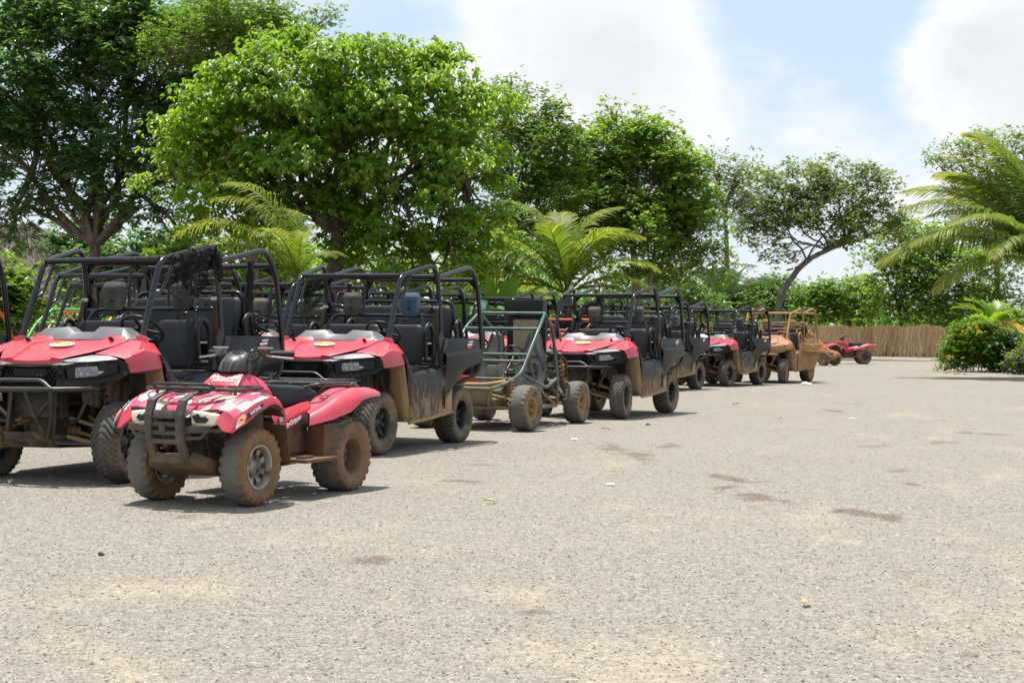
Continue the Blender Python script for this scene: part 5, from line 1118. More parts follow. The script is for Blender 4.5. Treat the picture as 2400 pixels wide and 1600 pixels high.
quad = make_quad(True); place(quad, -1.91, 11.15, 23.8); quad.scale = (.965,)*3; tag(quad, 'pink and red quad bike with white printed graphics and muddy tyres in the foreground', 'quad bike')
quad2 = make_quad(False); place(quad2, 14.6, 65.6, 93.0); quad2.scale = (1.05, 1.05, 1.10); tag(quad2, 'small distant red quad bike seen from the side before the reed fence', 'quad bike')
remat(quad2, {'tyremud': 'tyre', 'atvliner': 'atvblack', 'atvskid': 'atvblack', 'atvguard': 'atvblack'})
bg0 = make_buggy('green', '03'); place(bg0, -.10, 19.80, 21.4); tag(bg0, 'green tube-frame dune buggy with number plate 03 and two black bucket seats', 'buggy')
GB = 'dune buggies parked at the back'
def other_buggy(x, y, th, paint, lab):
    o = copy_tree(bg0); place(o, x, y, th); tag(o, lab, 'buggy', GB); remat(o, {'green': paint, 'decalgreen': paint}); return o
BG = [(-6.95, 18.6, 20, 'orange', 'orange dune buggy at the left frame edge behind the cut-off vehicle'), (-6.55, 22.4, 15, 'lime', 'light green dune buggy showing through the windscreen of the nearest vehicle'),
      (-7.3, 25.6, 12, 'orangeyellow', 'amber dune buggy behind the light green one'), (-6.6, 27.0, 30, 'orange', 'orange dune buggy behind the tall headrest of the nearest vehicle'),
      (1.0, 29.0, 26, 'orange', 'bright orange dune buggy behind the red vehicle with tan dusty tyres'), (-5.2, 31.5, 20, 'orange', 'orange dune buggy far behind the vehicle with blue headrests'), (12.1, 61.9, -60, 'orangeyellow', 'amber dune buggy poking out beyond the mud-coated vehicle')]
for b in BG: other_buggy(*b)
for o in COL.objects:      # the plate is on the green one only
    pass
for o in [o for o in bpy.data.objects if o.get('group') == GB]:
    for c in list(o.children):
        if c.name.split('.')[0] in ('number_plate', 'upper_box', 'radiator_frame'):
            for d in list(c.children): bpy.data.objects.remove(d)
            bpy.data.objects.remove(c)

# netting hanging on cages
def net_mesh(sd_):
    """open netting bundled along the side hoop (vehicle coordinates), its loose edge sagging inside"""
    rr = random.Random(sd_); mb = MB(); mn = mnoise.noise
    rail = fillet([(.22, .60, 1.815), (-.02, .63, 1.87), (-.28, .665, 1.935), (-.36, .668, 1.80), (-.385, .67, 1.66)], .06, 4)
    rp = [rail[int(i*(len(rail)-1)/40)] for i in range(41)]
    for k in range(16):
        pts = [p + Vector((mn((i*.35, k*2.1, 1))*.045, mn((i*.35, k*2.1, 7))*.06, mn((i*.35, k*2.1, 13))*.06 - .015)) for i, p in enumerate(rp)]; mb.tube(pts, rr.uniform(.008, .016), 5)
    nu, nv = 34, 24
    def sheet(i, j):
        f, g = i/nu, j/nv; x = .20 - .56*f; top = 1.83 + .10*f; dp = (.14 + .24*f + .06*math.sin(f*9))*g**.9
        q = Vector((x, .63 + .03*f - .20*g + .05*math.sin(f*11 + g*4), top - dp)); n_ = Vector((mn(q*9), mn(q*9 + Vector((5, 0, 0))), mn(q*9 + Vector((0, 9, 0))))); return q + n_*.05
    for i in range(nu+1): mb.tube([sheet(i, j) for j in range(nv+1)], .0046, 4, caps=False)
    for j in range(nv+1): mb.tube([sheet(i, j) for i in range(nu+1)], .0046, 4, caps=False)
    for k in range(26):
        p = sheet(rr.randint(0, nu), rr.randint(8, nv)); pts = [p]
        for q in range(5): p = p + Vector((rr.uniform(-.04, .04), rr.uniform(-.04, .04), rr.uniform(-.06, .02))); pts.append(p)
        mb.tube(pts, .004, 4, caps=False)
    return mb.mesh('cargo_net', 'net', weld=False, recalc=False)
def net_tail(sd_):
    rr = random.Random(sd_); mb = MB(); mn = mnoise.noise
    for k in range(14): mb.tube([Vector((-1.04 + mn((z*5, k*1.7, 0))*.05, .60 + mn((z*5, k*1.7, 4))*.05, z)) for z in np.linspace(1.84, 1.16, 20)], rr.uniform(.008, .016), 5)
    for k in range(34): mb.tube(fillet([Vector((-1.07 + rr.gauss(0, .08), .58 + rr.gauss(0, .07), 1.22 + rr.gauss(0, .07))) for q in range(5)], .07, 4), rr.uniform(.006, .015), 4, caps=False)
    return mb.mesh('net_tail', 'net', weld=False, recalc=False)
nm = net_mesh(3); nt_ = net_tail(5)
for k, (ui, lab) in enumerate(((0, 'tangled black netting hung over the cage of the nearest vehicle'), (8, 'black netting bundled on the cage behind, between the two nearest vehicles'), (11, 'black netting on a far cage under the coconut palm'))):
    n_ = mkobj('cargo_net', nm); n_.matrix_world = Matrix.Translation(UT[ui][:2] + (0,)) @ Matrix.Rotation(-math.pi/2 - R(UT[ui][2]), 4, 'Z'); tag(n_, lab, 'net', 'black nets on the cages'); n_['kind'] = 'thing'; del n_['kind']; mkobj('net_tail', nt_, n_)

# ------------------------------------------------------------------ reed fence
def fence():
    a, b = gpt(1560, 96), gpt(2340, 86); t = thing('reed_fence', 'tan reed thatch fence closing off the far end of the lot', 'fence', a); rng = np.random.default_rng(4)
    d = b - a; ln = d.length; ex = d.normalized(); nrm = Vector((ex.y, -ex.x, 0)); n = 9000
    s = rng.random(n)*ln; lay = rng.random(n); h = 1.80 - .10*(s/ln) + rng.normal(0, .06, n) + .05*np.sin(s*.9) + .04*np.sin(s*2.3+1); z1 = h*np.where(lay < .6, 1, rng.uniform(.55, 1, n)); z0 = z1 - rng.uniform(.7, 1.5, n); z0 = np.maximum(z0, .02); w = rng.uniform(.012, .034, n); lean = rng.normal(.05, .10, n); off = rng.uniform(.02, .14, n) + .06*(1-z1/1.8)
    E_, N_ = np.array(ex), np.array(nrm)
    lo = E_*(s - lean)[:, None] + N_*(off + .05)[:, None] + np.array([0, 0, 1])*z0[:, None]; hi = E_*s[:, None] + N_*off[:, None] + np.array([0, 0, 1])*z1[:, None]; sd = E_*w[:, None]
    V = np.stack([lo-sd, lo+sd, hi+sd*.6, hi-sd*.6], 1).reshape(-1, 3); k = np.arange(n)*4; me = bpy.data.meshes.new('reed_thatch'); me.vertices.add(n*4); me.vertices.foreach_set('co', V.astype(np.float32).ravel()); fill_faces(me, np.stack([k, k+1, k+2, k+3], 1))
    A = me.attributes.new('tint', 'FLOAT', 'POINT'); patch = .5 + .25*np.sin(s*1.3) + .2*np.sin(s*3.7+1); A.data.foreach_set('value', np.repeat(np.clip(patch*.5 + rng.normal(.22, .30, n), 0, 1), 4).astype(np.float32))
    me.materials.append(M['reed']); o = mkobj('reed_thatch', me, t); o['kind'] = 'stuff'
    MB().poly([Vector((0, 0, .02)), ex*ln + Vector((0, 0, .02)), ex*ln + Vector((0, 0, 1.55)), Vector((0, 0, 1.62))]).obj('backing_mat', 'reedback', t, solid=.03)
    for z in (.45, 1.25): MB().tube([nrm*-.06 + Vector((0, 0, z)), ex*ln + nrm*-.06 + Vector((0, 0, z))], .03, 6).obj('rail', 'bark', t)
    for i in range(10): p = ex*(ln*i/9); MB().tube([p - nrm*.1, p - nrm*.1 + Vector((0, 0, 1.6))], .05, 8).obj('post', 'bark', t)
M['reed'] = leaf_mat('dry_reed', (.33, .205, .10), (.66, .50, .29), trans=.25, rough=.75, spec=.2); M['reedback'] = simple('reed_mat', (.17, .10, .05), .9, nz=12, var=.5)
fence()

# thatched hut at the far left
def hut():
    c = gpt(10, 46); t = thing('thatched_hut', 'weathered thatched roof of a hut half hidden behind the trees at far left', 'hut', c, R(-18)); rng = np.random.default_rng(9)
    hx, hy, ze, zr = 3.2, 2.6, 2.1, 4.3; n = 5200; side = rng.integers(0, 4, n); f = rng.random(n); g = rng.uniform(-1, 1, n); lens = rng.uniform(.45, .8, n)
    def surf(sd_, f_, g_):
        ex = hx*(1-f_) + .9*f_; ey = hy*(1-f_); z = ze + (zr-ze)*f_
        return np.where((sd_ == 0)[:, None], np.stack([g_*ex, -ey, z], 1), np.where((sd_ == 1)[:, None], np.stack([g_*ex, ey, z], 1), np.where((sd_ == 2)[:, None], np.stack([-ex, g_*ey, z], 1), np.stack([ex, g_*ey, z], 1))))
    hi = surf(side, np.clip(f, 0, 1), g); lo = surf(side, np.clip(f - lens/3.2, -.12, 1), g*1.02 + rng.normal(0, .02, n)); dv = lo-hi; lo[:, 2] -= .03; w = rng.uniform(.012, .03, n)
    tang = np.where((side < 2)[:, None], np.array([[1., 0, 0]]), np.array([[0, 1., 0]])); up = rng.uniform(.02, .10, n)[:, None]*np.array([[0, 0, 1.]])
    V = np.stack([hi-tang*w[:, None]+up, hi+tang*w[:, None]+up, lo+tang*w[:, None]+up*.8, lo-tang*w[:, None]+up*.8], 1).reshape(-1, 3); k = np.arange(n)*4; me = bpy.data.meshes.new('thatch'); me.vertices.add(n*4); me.vertices.foreach_set('co', V.astype(np.float32).ravel()); fill_faces(me, np.stack([k, k+1, k+2, k+3], 1))
    A = me.attributes.new('tint', 'FLOAT', 'POINT'); A.data.foreach_set('value', np.repeat(rng.random(n), 4).astype(np.float32)); me.materials.append(M['thatch']); o = mkobj('thatch', me, t); o['kind'] = 'stuff'
    MB().loft([[(-hx, -hy, ze-.03), (hx, -hy, ze-.03), (hx, hy, ze-.03), (-hx, hy, ze-.03)], [(-.9, -.02, zr), (.9, -.02, zr), (.9, .02, zr), (-.9, .02, zr)]]).obj('roof_deck', 'thatchback', t)
    for x in (-2.6, 0, 2.6):
        for y in (-2.0, 2.0): MB().tube([(x, y, 0), (x, y, ze+.2)], .08, 8).obj('post', 'bark', t)
    MB().bar((-hx, -hy-.03, ze), (hx, -hy-.03, ze), .05, .14).obj('eave_board', 'yellowwood', t)
M['thatch'] = leaf_mat('grey_thatch', (.05, .042, .034), (.17, .145, .115), trans=.05, rough=.85, spec=.15); M['thatchback'] = simple('thatch_under', (.10, .08, .06), .95, nz=8, var=.5); M['yellowwood'] = simple('yellowed_board', (.55, .40, .18), .7)
hut()

# ------------------------------------------------------------------ trees
def B(d, *L): return [px_blob(*b, d) for b in L]
d = 34; make_tree('tall dark glossy-leaved tree with forked trunk filling the left side', 'tree', gpt(225, d), [gpt(225, d), at(222, 660, d), at(222, 575, d)],
  B(d, (60,150,150,150), (230,110,170,140), (400,150,170,150), (540,110,130,130), (90,330,140,110), (270,320,150,110), (430,330,130,120), (0,20,130,90), (180,20,150,70), (330,30,150,70), (-60,300,110,200), (560,260,90,110), (40,470,90,70), (150,480,80,50), (330,480,90,70), (420,540,80,60), (20,560,90,50), (290,420,120,60)), 5000, 13, .150, .19, 'leaf_dark', 'bark', .20, 1, droop=.25, name='broadleaf_tree', twigs=16)
d = 31.5; make_tree('airy light green tree reaching over the dark one along the top edge', 'tree', gpt(600, d), [gpt(600, d), at(590, 500, d), at(560, 330, d), at(560, 220, d)],
  B(d, (430,90,95,60), (560,50,110,60), (640,70,80,60), (700,90,70,45), (520,140,80,40), (765,42,40,14), (390,140,50,40)), 1200, 14, .085, .17, 'leaf_light', 'barkpale', .12, 2, droop=.1, name='acacia_tree', wid=.5)
d = 28.5; make_tree('wide dome-shaped bright green tree with drooping heart-shaped leaves behind the vehicles', 'tree', gpt(770, d), [gpt(775, d), at(785, 640, d), at(790, 545, d)],
  B(d, (640,220,190,110), (800,190,200,110), (960,240,190,120), (520,340,150,130), (680,350,200,130), (880,360,200,130), (1060,340,120,150), (1100,470,90,110), (420,430,95,60), (800,120,70,40), (560,480,140,90), (740,520,160,80), (960,520,160,80), (1120,560,80,70), (900,600,140,55), (1040,620,120,50), (380,350,55,30)), 5600, 13, .120, .13, 'leaf_bright', 'bark', .19, 3, droop=.75, name='dome_tree', twigs=20, inner=.60, wid=.56)
d = 46; make_tree('loose airy tree rising behind the right edge of the dome-shaped tree', 'tree', gpt(1190, d), [gpt(1190, d), at(1190, 640, d), at(1200, 520, d)],
  B(d, (1180,240,50,40), (1240,270,75,50), (1300,300,40,25), (1240,350,100,60), (1300,370,70,60), (1220,440,90,60), (1300,460,80,60), (1230,550,100,60)), 1700, 13, .14, .22, 'leaf_light', 'barkpale', .14, 4, droop=.2, name='broadleaf_tree')
d = 48; make_tree('tall full mid-green tree with pointed top behind the coconut palm', 'tree', gpt(1490, d), [gpt(1495, d), at(1488, 620, d), at(1475, 540, d)],
  B(d, (1440,270,40,40), (1510,290,35,40), (1460,340,95,70), (1390,390,80,80), (1550,380,85,85), (1480,440,130,90), (1600,470,70,90), (1390,500,100,90), (1530,540,120,80), (1630,560,70,60), (1400,590,90,70), (1660,610,50,35), (1590,640,90,50), (1340,460,60,80)), 4300, 14, .150, .20, 'leaf_mid', 'barkpale', .14, 5, droop=.2, name='broadleaf_tree', twigs=16)
t2 = thing('bare_trunk', 'slender pale second trunk standing under the full mid-green tree', 'tree', gpt(1515, 47.6)); MB().tube([Vector((0, 0, 0)), at(1519, 690, 47.6)-gpt(1515, 47.6), at(1530, 610, 47.8)-gpt(1515, 47.6), at(1541, 540, 48.4)-gpt(1515, 47.6)], .085, 8, .8, r1=.05).obj('trunk', 'barkpale', t2, weld=False, ang=70)
d = 66; make_tree('thin sparse tree with bare twigs right of the full mid-green tree', 'tree', gpt(1700, d), [gpt(1700, d), at(1705, 640, d), at(1700, 520, d)],
  B(d, (1680,400,50,30), (1730,400,60,35), (1690,460,60,45), (1760,460,60,40), (1700,530,55,40), (1650,350,30,20)), 330, 11, .16, .28, 'leaf_olive', 'barkgrey', .13, 6, droop=.2, name='sparse_tree', twigs=24)
d = 78; make_tree('leaning tree with curved bare trunk and spreading olive crown before the fence', 'tree', gpt(1820, d), [gpt(1818, d), at(1826, 700, d), at(1850, 655, d), at(1890, 610, d), at(1940, 585, d), at(1985, 568, d)],
  B(d, (1790,450,55,50), (1870,430,75,45), (1960,415,75,40), (2040,440,60,45), (1840,510,80,50), (1940,495,90,50), (2050,510,65,50), (1790,545,50,50), (1830,600,40,35), (1990,555,60,30), (2100,530,35,40), (1760,490,40,40)), 1700, 12, .20, .28, 'leaf_olive', 'barkgrey', .165, 7, droop=.2, name='leaning_tree', limbs=[tuple(at(1890, 610, d)), tuple(at(1940, 585, d)), tuple(at(1985, 568, d))], twigs=16, r_limb=.35)
d = 97; make_tree('tall light tree at the right edge behind the large palm', 'tree', gpt(2340, d), [gpt(2340, d), at(2335, 640, d), at(2330, 520, d)],
  B(d, (2240,370,60,35), (2300,350,70,40), (2380,350,70,50), (2300,430,80,60), (2380,450,80,80), (2280,520,60,50), (2350,560,90,70), (2200,390,35,18)), 1300, 12, .22, .36, 'leaf_light', 'barkgrey', .2, 8, droop=.2, name='broadleaf_tree')
GH = 'trees and shrubs beyond the reed fence'
HT = [('pale round shrub beyond the fence left of the leaning trunk', 1690, 99, ((1680,715,60,40), (1730,705,50,50), (1640,710,50,40)), 'leaf_light'), ('bushy green tree beyond the fence just behind the leaning trunk', 1800, 101, ((1790,715,60,45), (1840,700,55,45), (1760,690,40,35)), 'leaf_hedge'),
      ('bright low tree beyond the fence right of the leaning trunk', 1900, 98, ((1900,720,60,40), (1945,700,45,35)), 'leaf_hedge'), ('dark low tree beyond the fence above the distant quad bike', 1990, 100, ((1990,705,60,50), (2030,690,45,45), (1960,735,60,30)), 'leaf_mid'),
      ('taller dark tree beyond the fence right of the leaning crown', 2110, 95, ((2090,560,60,40), (2150,570,70,60), (2060,610,50,30), (2130,650,80,60), (2180,630,70,80), (2080,720,70,50), (2170,730,80,45)), 'leaf_mid'), ('dark dense tree beyond the fence behind the flowering bush', 2290, 94, ((2250,660,80,60), (2320,650,80,80), (2230,740,80,40), (2340,740,80,50)), 'leaf_mid'),
      ('shrub beyond the fence behind the mud-coated vehicle', 1590, 103, ((1580,725,70,35), (1540,715,60,40)), 'leaf_hedge')]
for i, (lab, px, dd, bl, mt) in enumerate(HT):
    make_tree(lab, 'tree', gpt(px, dd), [gpt(px, dd), at(px+4, 775, dd), at(px, 745, dd)], B(dd, *bl), 190*len(bl), 12, .26, .42, mt, 'barkgrey', .16, 20+i, droop=.15, name='fence_tree', group=GH, twigs=8)

# understory and far wood behind the vehicles
GS = 'shrubs under the trees behind the vehicles'
SH = [('bright light green shrub at the left edge', 40, 23.5, ((10,715,40,45), (50,740,30,30), (-30,690,50,50)), 'leaf_light'), ('leafy green shrub under the dark tree', 330, 36, ((300,620,90,50), (380,610,80,50), (250,670,80,40), (420,590,60,50)), 'leaf_dark'), ('yellowish shrub left of the feathery palm', 440, 31, ((430,625,45,40), (470,660,60,30)), 'leaf_light'),
      ('dark shrub under the left half of the dome tree', 620, 35, ((590,610,100,60), (680,640,90,50)), 'leaf_bright'), ('dark shrub under the right half of the dome tree', 900, 36, ((850,640,110,60), (960,650,100,50)), 'leaf_mid'), ('shrub between the dome tree and the coconut palm', 1130, 37, ((1120,660,90,50), (1180,610,70,60)), 'leaf_mid'),
      ('dark shrub under the full mid-green tree', 1560, 52, ((1560,690,80,50), (1470,680,80,50), (1640,720,60,30)), 'leaf_dark'), ('dark shrub right of the thatched hut', 175, 42, ((170,610,45,50), (200,560,60,50), (190,670,50,40)), 'leaf_dark')]
for i, (lab, px, dd, bl, mt) in enumerate(SH):
    make_tree(lab, 'shrub', gpt(px, dd), [gpt(px, dd), at(px, 740, dd), at(px, 710, dd)], B(dd, *bl), 170*len(bl), 12, .15, .20, mt, 'bark', .05, 40+i, droop=.2, name='shrub', group=GS, twigs=12)
rng = np.random.default_rng(77); n = 30000; xs = rng.uniform(-34, 7.5, n); base_y = 60 + rng.uniform(0, 10, n); hz_ = 3.0 + 1.2*np.sin(xs*.5) + .8*np.sin(xs*1.3+1)
hz_ = np.where(xs > 2, hz_*np.clip((9-xs)/7, .3, 1), hz_); zz = hz_*rng.random(n)**.7
D_ = unit(n, rng); D_[:, 2] -= .3; Nn_ = unit(n, rng); Nn_[:, 2] += 1; L_ = rng.uniform(.2, .42, n)
fw = mkobj('far_wood', leaves_mesh('far_wood', np.stack([xs, base_y, zz], 1), D_, Nn_, L_, L_*.6, np.clip(.5 + .25*np.sin(xs*.9) + rng.normal(0, .2, n), 0, 1), 'leaf_dark')); tag(fw, 'green thicket far behind the parked vehicles', kind='stuff')
n = 22000; xs = rng.uniform(2, 46, n); zz = (3.3 + .9*np.sin(xs*.6) + .5*np.sin(xs*1.7))*rng.random(n)**.75; D_ = unit(n, rng); D_[:, 2] -= .3; Nn_ = unit(n, rng); Nn_[:, 2] += 1; L_ = rng.uniform(.25, .5, n)
fw2 = mkobj('far_wood', leaves_mesh('far_wood', np.stack([xs, 106 + rng.uniform(0, 9, n), zz], 1), D_, Nn_, L_, L_*.6, np.clip(.4 + .25*np.sin(xs*.9) + rng.normal(0, .2, n), 0, 1), 'leaf_mid')); tag(fw2, 'dark green thicket beyond the reed fence', kind='stuff')

# ------------------------------------------------------------------ palms
FY = [frond_meshes(2.6, 44, .62, R(72), R(98), s_, droop=.75, wid=.028, vee=.30, mat='frond_yellow') for s_ in (1, 2)]
FG = [frond_meshes(3.0, 58, .80, R(48), R(88), s_, droop=.60, wid=.046, vee=.22, mat='frond_green' if s_ == 3 else 'frond_yellow') for s_ in (3, 4, 5)]
FB = [frond_meshes(5.0, 84, 1.05, R(38), R(72), s_, droop=.75, wid=.052, vee=.1, mat='frond_green' if s_ == 6 else 'frond_yellow') for s_ in (6, 7)]
FS = [frond_meshes(1.7, 30, .66, R(62), R(85), s_, droop=.05, wid=.064, vee=.15, mat='frond_bright') for s_ in (8,)] + [frond_meshes(1.5, 30, .40, R(35), R(95), 9, droop=.3, wid=.04, mat='frond_amber')]
FD = [frond_meshes(3.2, 44, .75, R(65), R(95), s_, droop=.5, wid=.05, mat='frond_dark') for s_ in (10, 11)]
d = 25.5; p = at(692, 655, d); palm('feathery yellow-green palm in front of the dome tree', 'palm', gpt(692, d), p.z, [(0,186,-12,.95), (0,172,12,.9), (1,165,22,.92), (1,120,24,.7), (0,75,15,.6), (1,10,-5,.42), (0,250,-5,.7), (1,200,-26,.9), (0,335,-10,.4), (1,285,5,.55)], FY, r0=.09)
d = 34; p = at(1325, 690, d); palm('coconut palm with yellowing fronds right of the green buggy', 'palm', gpt(1325, d), p.z, [(0,178,20,.95), (1,168,42,.95), (2,95,44,.9), (1,20,46,.9), (0,2,26,.8), (2,8,6,.82), (1,356,-14,.8), (2,4,-30,.8), (2,183,-18,1.0), (1,186,2,1.02), (1,176,-28,.95), (0,250,36,.75), (2,320,30,.8)], FG, r0=.16)
d = 40; p = at(1130, 700, d); palm('low amber-tinged palm behind the green number plate', 'palm', gpt(1130, d), p.z, [(2,150,0,.8), (2,30,-10,.8), (2,200,-15,.8), (0,90,15,.8), (2,330,-15,.8), (2,180,10,.7), (1,270,0,.7)], FG, r0=.12)
d = 56; p = at(1690, 720, d); palm('dark green palm below the sparse tree', 'palm', gpt(1690, d), p.z, [(0,180,5,.8), (1,150,20,.8), (0,90,25,.8), (1,40,18,.8), (0,0,-5,.85), (1,200,-15,.8), (0,340,-10,.8), (1,265,5,.8), (0,300,0,.75), (1,120,10,.8)], FD, r0=.12)
d = 46; p = at(2440, 620, d); palm('large coconut palm leaning in from the right edge', 'palm', gpt(2440, d), p.z, [(0,184,-8,1.12), (1,176,22,1.0), (0,188,10,1.05), (1,200,-2,1.0), (0,176,52,1.0), (1,150,56,1.0), (0,160,42,.95), (1,182,34,.9), (1,170,33,.9), (0,120,44,.95), (1,90,36,.9), (0,60,30,.9), (1,20,15,.9), (0,340,5,.9), (1,215,6,.9), (0,230,-8,.8), (1,190,12,.85), (0,196,-20,.85), (1,300,10,.9), (0,145,30,.8)], FB, r0=.18)
d = 55.5; p = at(2318, 770, d); palm('young palm with bright lime fronds rising out of the flowering bush', 'palm', gpt(2322, d), p.z, [(0,170,0,1.0), (0,150,22,.9), (0,205,-10,.8), (0,40,20,.8), (0,10,0,.9), (1,190,5,.8), (0,300,5,.7), (1,350,-4,.9), (0,95,25,.8)], FS, r0=.10, name='young_palm')
d = 54.5; p = at(2385, 790, d); palm('small amber palm at the right edge beside the dark bush', 'palm', gpt(2392, d), p.z, [(1,178,6,.9), (1,150,12,.8), (1,30,10,.9), (1,350,5,.9), (1,100,20,.8), (1,240,0,.7)], FS, r0=.08, name='young_palm')
# banana-like plants with paddle leaves
def paddle(L, Wd, bend, seed):
    rr = random.Random(seed); m = 12; rows = []; x = z = 0; a = R(80)
    for i in range(m+1):
        s = i/m; w = Wd*(math.sin(math.pi*min(1, s*.93+.05))**.6)*(.12 if s < .18 else 1)
        rows.append([(x, -w*.5, z + .12*w), (x, -w*.25, z+.03*w), (x, 0, z-.02), (x, w*.25, z+.03*w), (x, w*.5, z + .12*w + rr.uniform(-.02, .02))]); x += math.cos(a)*L/m; z += math.sin(a)*L/m; a -= bend/m*(.5 + s*1.4)
    me = MB().grid(rows).mesh('leaf', 'banana', ang=60); A = me.attributes.new('tint', 'FLOAT', 'POINT'); A.data.foreach_set('value', np.array([rr.random()]*len(me.vertices), dtype=np.float32)); return me
PD = [paddle(1.9, .42, R(70), 1), paddle(2.1, .46, R(105), 2), paddle(1.7, .40, R(35), 3)]
for px, dd, lab, zz_ in ((1060, 31, 'banana plant with upright paddle leaves left of the green buggy', .5), (1165, 32.5, 'banana plant with a torn pale leaf beside the coconut palm', .9)):
    t = thing('banana_plant', lab, 'plant', gpt(px, dd), 0, 'banana plants behind the vehicles'); MB().tube([(0, 0, 0), (0, 0, zz_+.2)], .09, 10, r1=.07).obj('stem', 'barkpale', t)
    for k in range(8):
        o = mkobj('leaf', PD[k % 3], t, (0, 0, zz_)); o.rotation_euler = (R(random.uniform(-10, 10)), R(random.uniform(-12, 16)), R(k*47+random.uniform(-12, 12)))

# flowering bushes at the right
GBU = 'flowering bushes at the right edge'
def bush(lab, px, dd, bl, mt, seed, flowers, fmat, ncl):
    t = make_tree(lab, 'bush', gpt(px, dd), [gpt(px, dd), at(px, 858, dd)], B(dd, *bl), ncl, 12, .13, .15, mt, 'barkgrey', .035, seed, droop=.1, name='flowering_bush', group=GBU, twigs=12, r_limb=.8, inner=.5)
    base = gpt(px, dd); rr = random.Random(seed)
    for k in range(6): x = rr.uniform(-.7, .7); MB().tube([(x, rr.uniform(-.2, .2), 0), (x*1.1, 0, .3), (x*1.3+rr.uniform(-.1, .1), 0, .7)], .022, 6, r1=.012).obj('stem', 'barkgrey', t)
    for fx, fy, fr in flowers:
        c = at(fx, fy, dd - .95) - base; fb = MB()
        for k in range(5):
            a = k*2*math.pi/5; e = Vector((math.cos(a), -.35, math.sin(a)))*fr; s_ = Vector((-math.sin(a), 0, math.cos(a)))*fr*.5; fb.poly([c, c+e*.6+s_, c+e, c+e*.6-s_])
        fb.obj('flower', fmat, t, solid=.004)
    return t
bush('bright green bush with orange-yellow flowers at the right side of the lot', 2265, 53.5, ((2250,800,38,35), (2290,790,40,35), (2255,840,36,30), (2300,835,45,35), (2225,850,22,22), (2235,815,25,20)), 'leaf_bush', 60, ((2293,776,.09), (2288,766,.07), (2224,836,.085), (2256,776,.06), (2275,770,.06)), 'flower', 900)
bush('dark green bush right of the bright one with bare stems at its foot', 2360, 53, ((2350,815,45,38), (2390,820,45,40), (2345,850,40,28), (2400,855,45,30)), 'leaf_bushdark', 61, (), 'flower', 620)
bush('small greyish bush with violet flowers at the very right edge', 2400, 50.5, ((2400,855,32,30), (2430,840,35,40)), 'leaf_olive', 62, ((2378,834,.05), (2382,850,.05), (2392,822,.045), (2395,838,.05)), 'violet', 260)
for i, (px, py, rr_) in enumerate(((2216, 874, .09), (2232, 872, .12), (2246, 875, .08), (2262, 877, .07), (2238, 877, .06))):
    x, dd = ground_pt(px, py); o = mkobj('stone', stone_mesh(i), None, (x, dd, rr_*.25)); o.scale = (rr_*1.3, rr_, rr_); o.data.materials.append(M['tanstone'] if 'tanstone' in M else M.setdefault('tanstone', simple('tan_stone', (.42, .30, .18), .9))); tag(o, ('leftmost small tan stone', 'second tan stone from the left, the largest,', 'middle low tan stone nearest the lot', 'rightmost small tan stone', 'small tan stone right of the largest')[i] + ' at the foot of the flowering bush', 'stone', 'stones edging the flower bed')
x, dd = ground_pt(2330, 884); bed = []
for i in range(40):
    a = 2*math.pi*i/40; bed.append((x + (1.9 + .12*math.sin(3*a))*math.cos(a)*1.15, dd + .2 + (.9 + .08*math.sin(5*a))*math.sin(a), .006))
M['bedsoil'] = simple('bed_soil', (.30, .23, .16), .95, nz=6, var=.4); b_ = MB().poly(bed).obj('flower_bed', 'bedsoil'); tag(b_, 'bare soil bed under the flowering bushes', kind='structure')

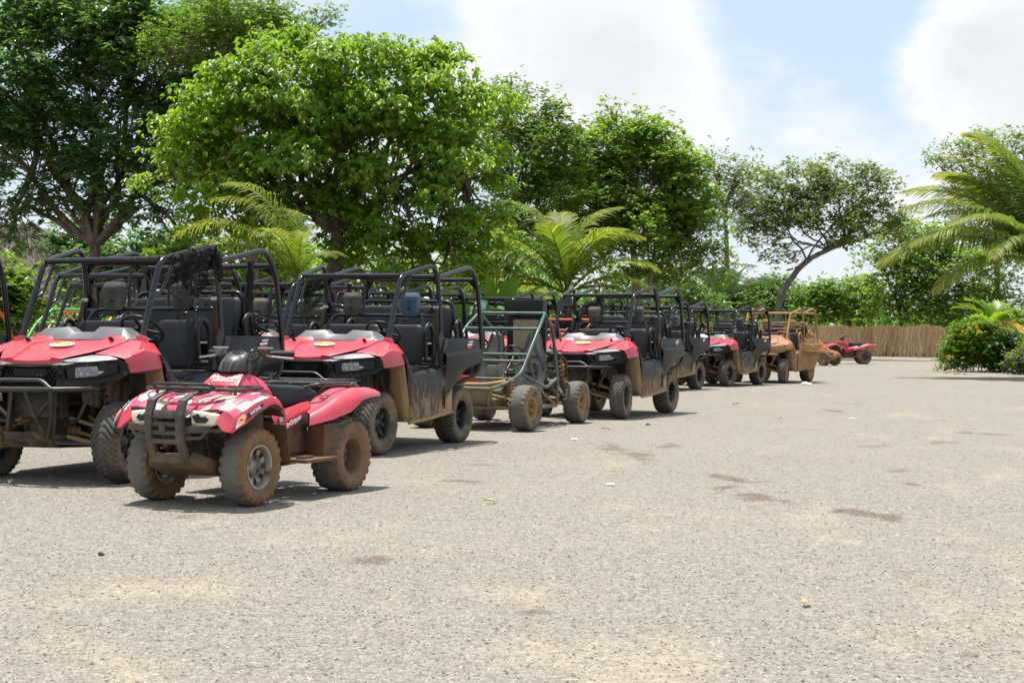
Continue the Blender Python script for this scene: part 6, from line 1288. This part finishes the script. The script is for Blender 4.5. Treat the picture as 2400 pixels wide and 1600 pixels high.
# ------------------------------------------------------------------ small things lying on the gravel
M['paper'] = simple('white_paper', (.85, .85, .83), .7, b=0); M['dryleaf'] = simple('dry_leaf', (.55, .36, .16), .7, b=0); M['greenleaf'] = simple('fallen_green_leaf', (.45, .50, .10), .6, b=0)
def litter(px, py, w, kind, lab, cat):
    x, dd = ground_pt(px, py); rr = random.Random(int(px)); mb = MB()
    if kind == 'paper':
        rows = [[(w*(i/4-.5) + rr.uniform(-.1, .1)*w, w*.7*(j/3-.5) + rr.uniform(-.1, .1)*w, (abs(rr.gauss(.10, .06)) + .22*math.sin(i/4*3.14)*math.sin(j/3*3.14))*w*.8 + .004) for i in range(5)] for j in range(4)]; mb.grid(rows); o = mb.obj('paper_scrap', 'paper', None, (x, dd, .004), solid=.001)
    elif kind == 'stone':
        o = mkobj('dark_stone', stone_mesh(int(px)), None, (x, dd, w*.2)); o.scale = (w*.6, w*.45, w*.5); o.data.materials.append(M['darkstone'])
    else:
        rows = [[(w*(s-.5), k*w*.22*math.sin(math.pi*min(.98, s+.02)), .010 + .12*w*abs(k) + .10*w*math.sin(s*3)) for k in (-1, 0, 1)] for s in np.linspace(0, 1, 6)]; mb.grid(rows); o = mb.obj('fallen_leaf', kind, None, (x, dd, .004), (0, 0, rr.uniform(0, 3)), solid=.001)
    tag(o, lab, cat)
for a in ((1890, 902, .26, 'paper', 'crumpled white paper lying in front of the mud-coated vehicle', 'litter'), (1346, 1031, .07, 'paper', 'small white scrap on the gravel below the green buggy’s rear wheel', 'litter'), (1432, 1138, .065, 'paper', 'small white scrap in the middle of the lot left of the largest stains', 'litter'), (1997, 983, .07, 'paper', 'tiny white scrap on the far gravel toward the bush', 'litter'),
          (1890, 1421, .09, 'dryleaf', 'curled tan leaf alone on the open foreground gravel', 'leaf'), (1724, 949, .14, 'dryleaf', 'yellow leaf on the gravel before the far red vehicle', 'leaf'), (1420, 1009, .12, 'dryleaf', 'tan leaf just right of the buggy’s rear wheel', 'leaf'), (1683, 1154, .07, 'greenleaf', 'small yellow-green leaf beside the largest brown stains', 'leaf'), (1147, 1180, .09, 'greenleaf', 'green leaf on the gravel right of the pink quad bike', 'leaf'), (1827, 983, .10, 'dryleaf', 'small tan leaf on the far gravel near the middle of the lot', 'leaf'),
          (235, 1302, .045, 'stone', 'small dark stone on the gravel in the left foreground', 'stone'), (1519, 996, .06, 'stone', 'dark stone on the gravel in front of the vehicle with tan dusty tyres', 'stone')): litter(*a)
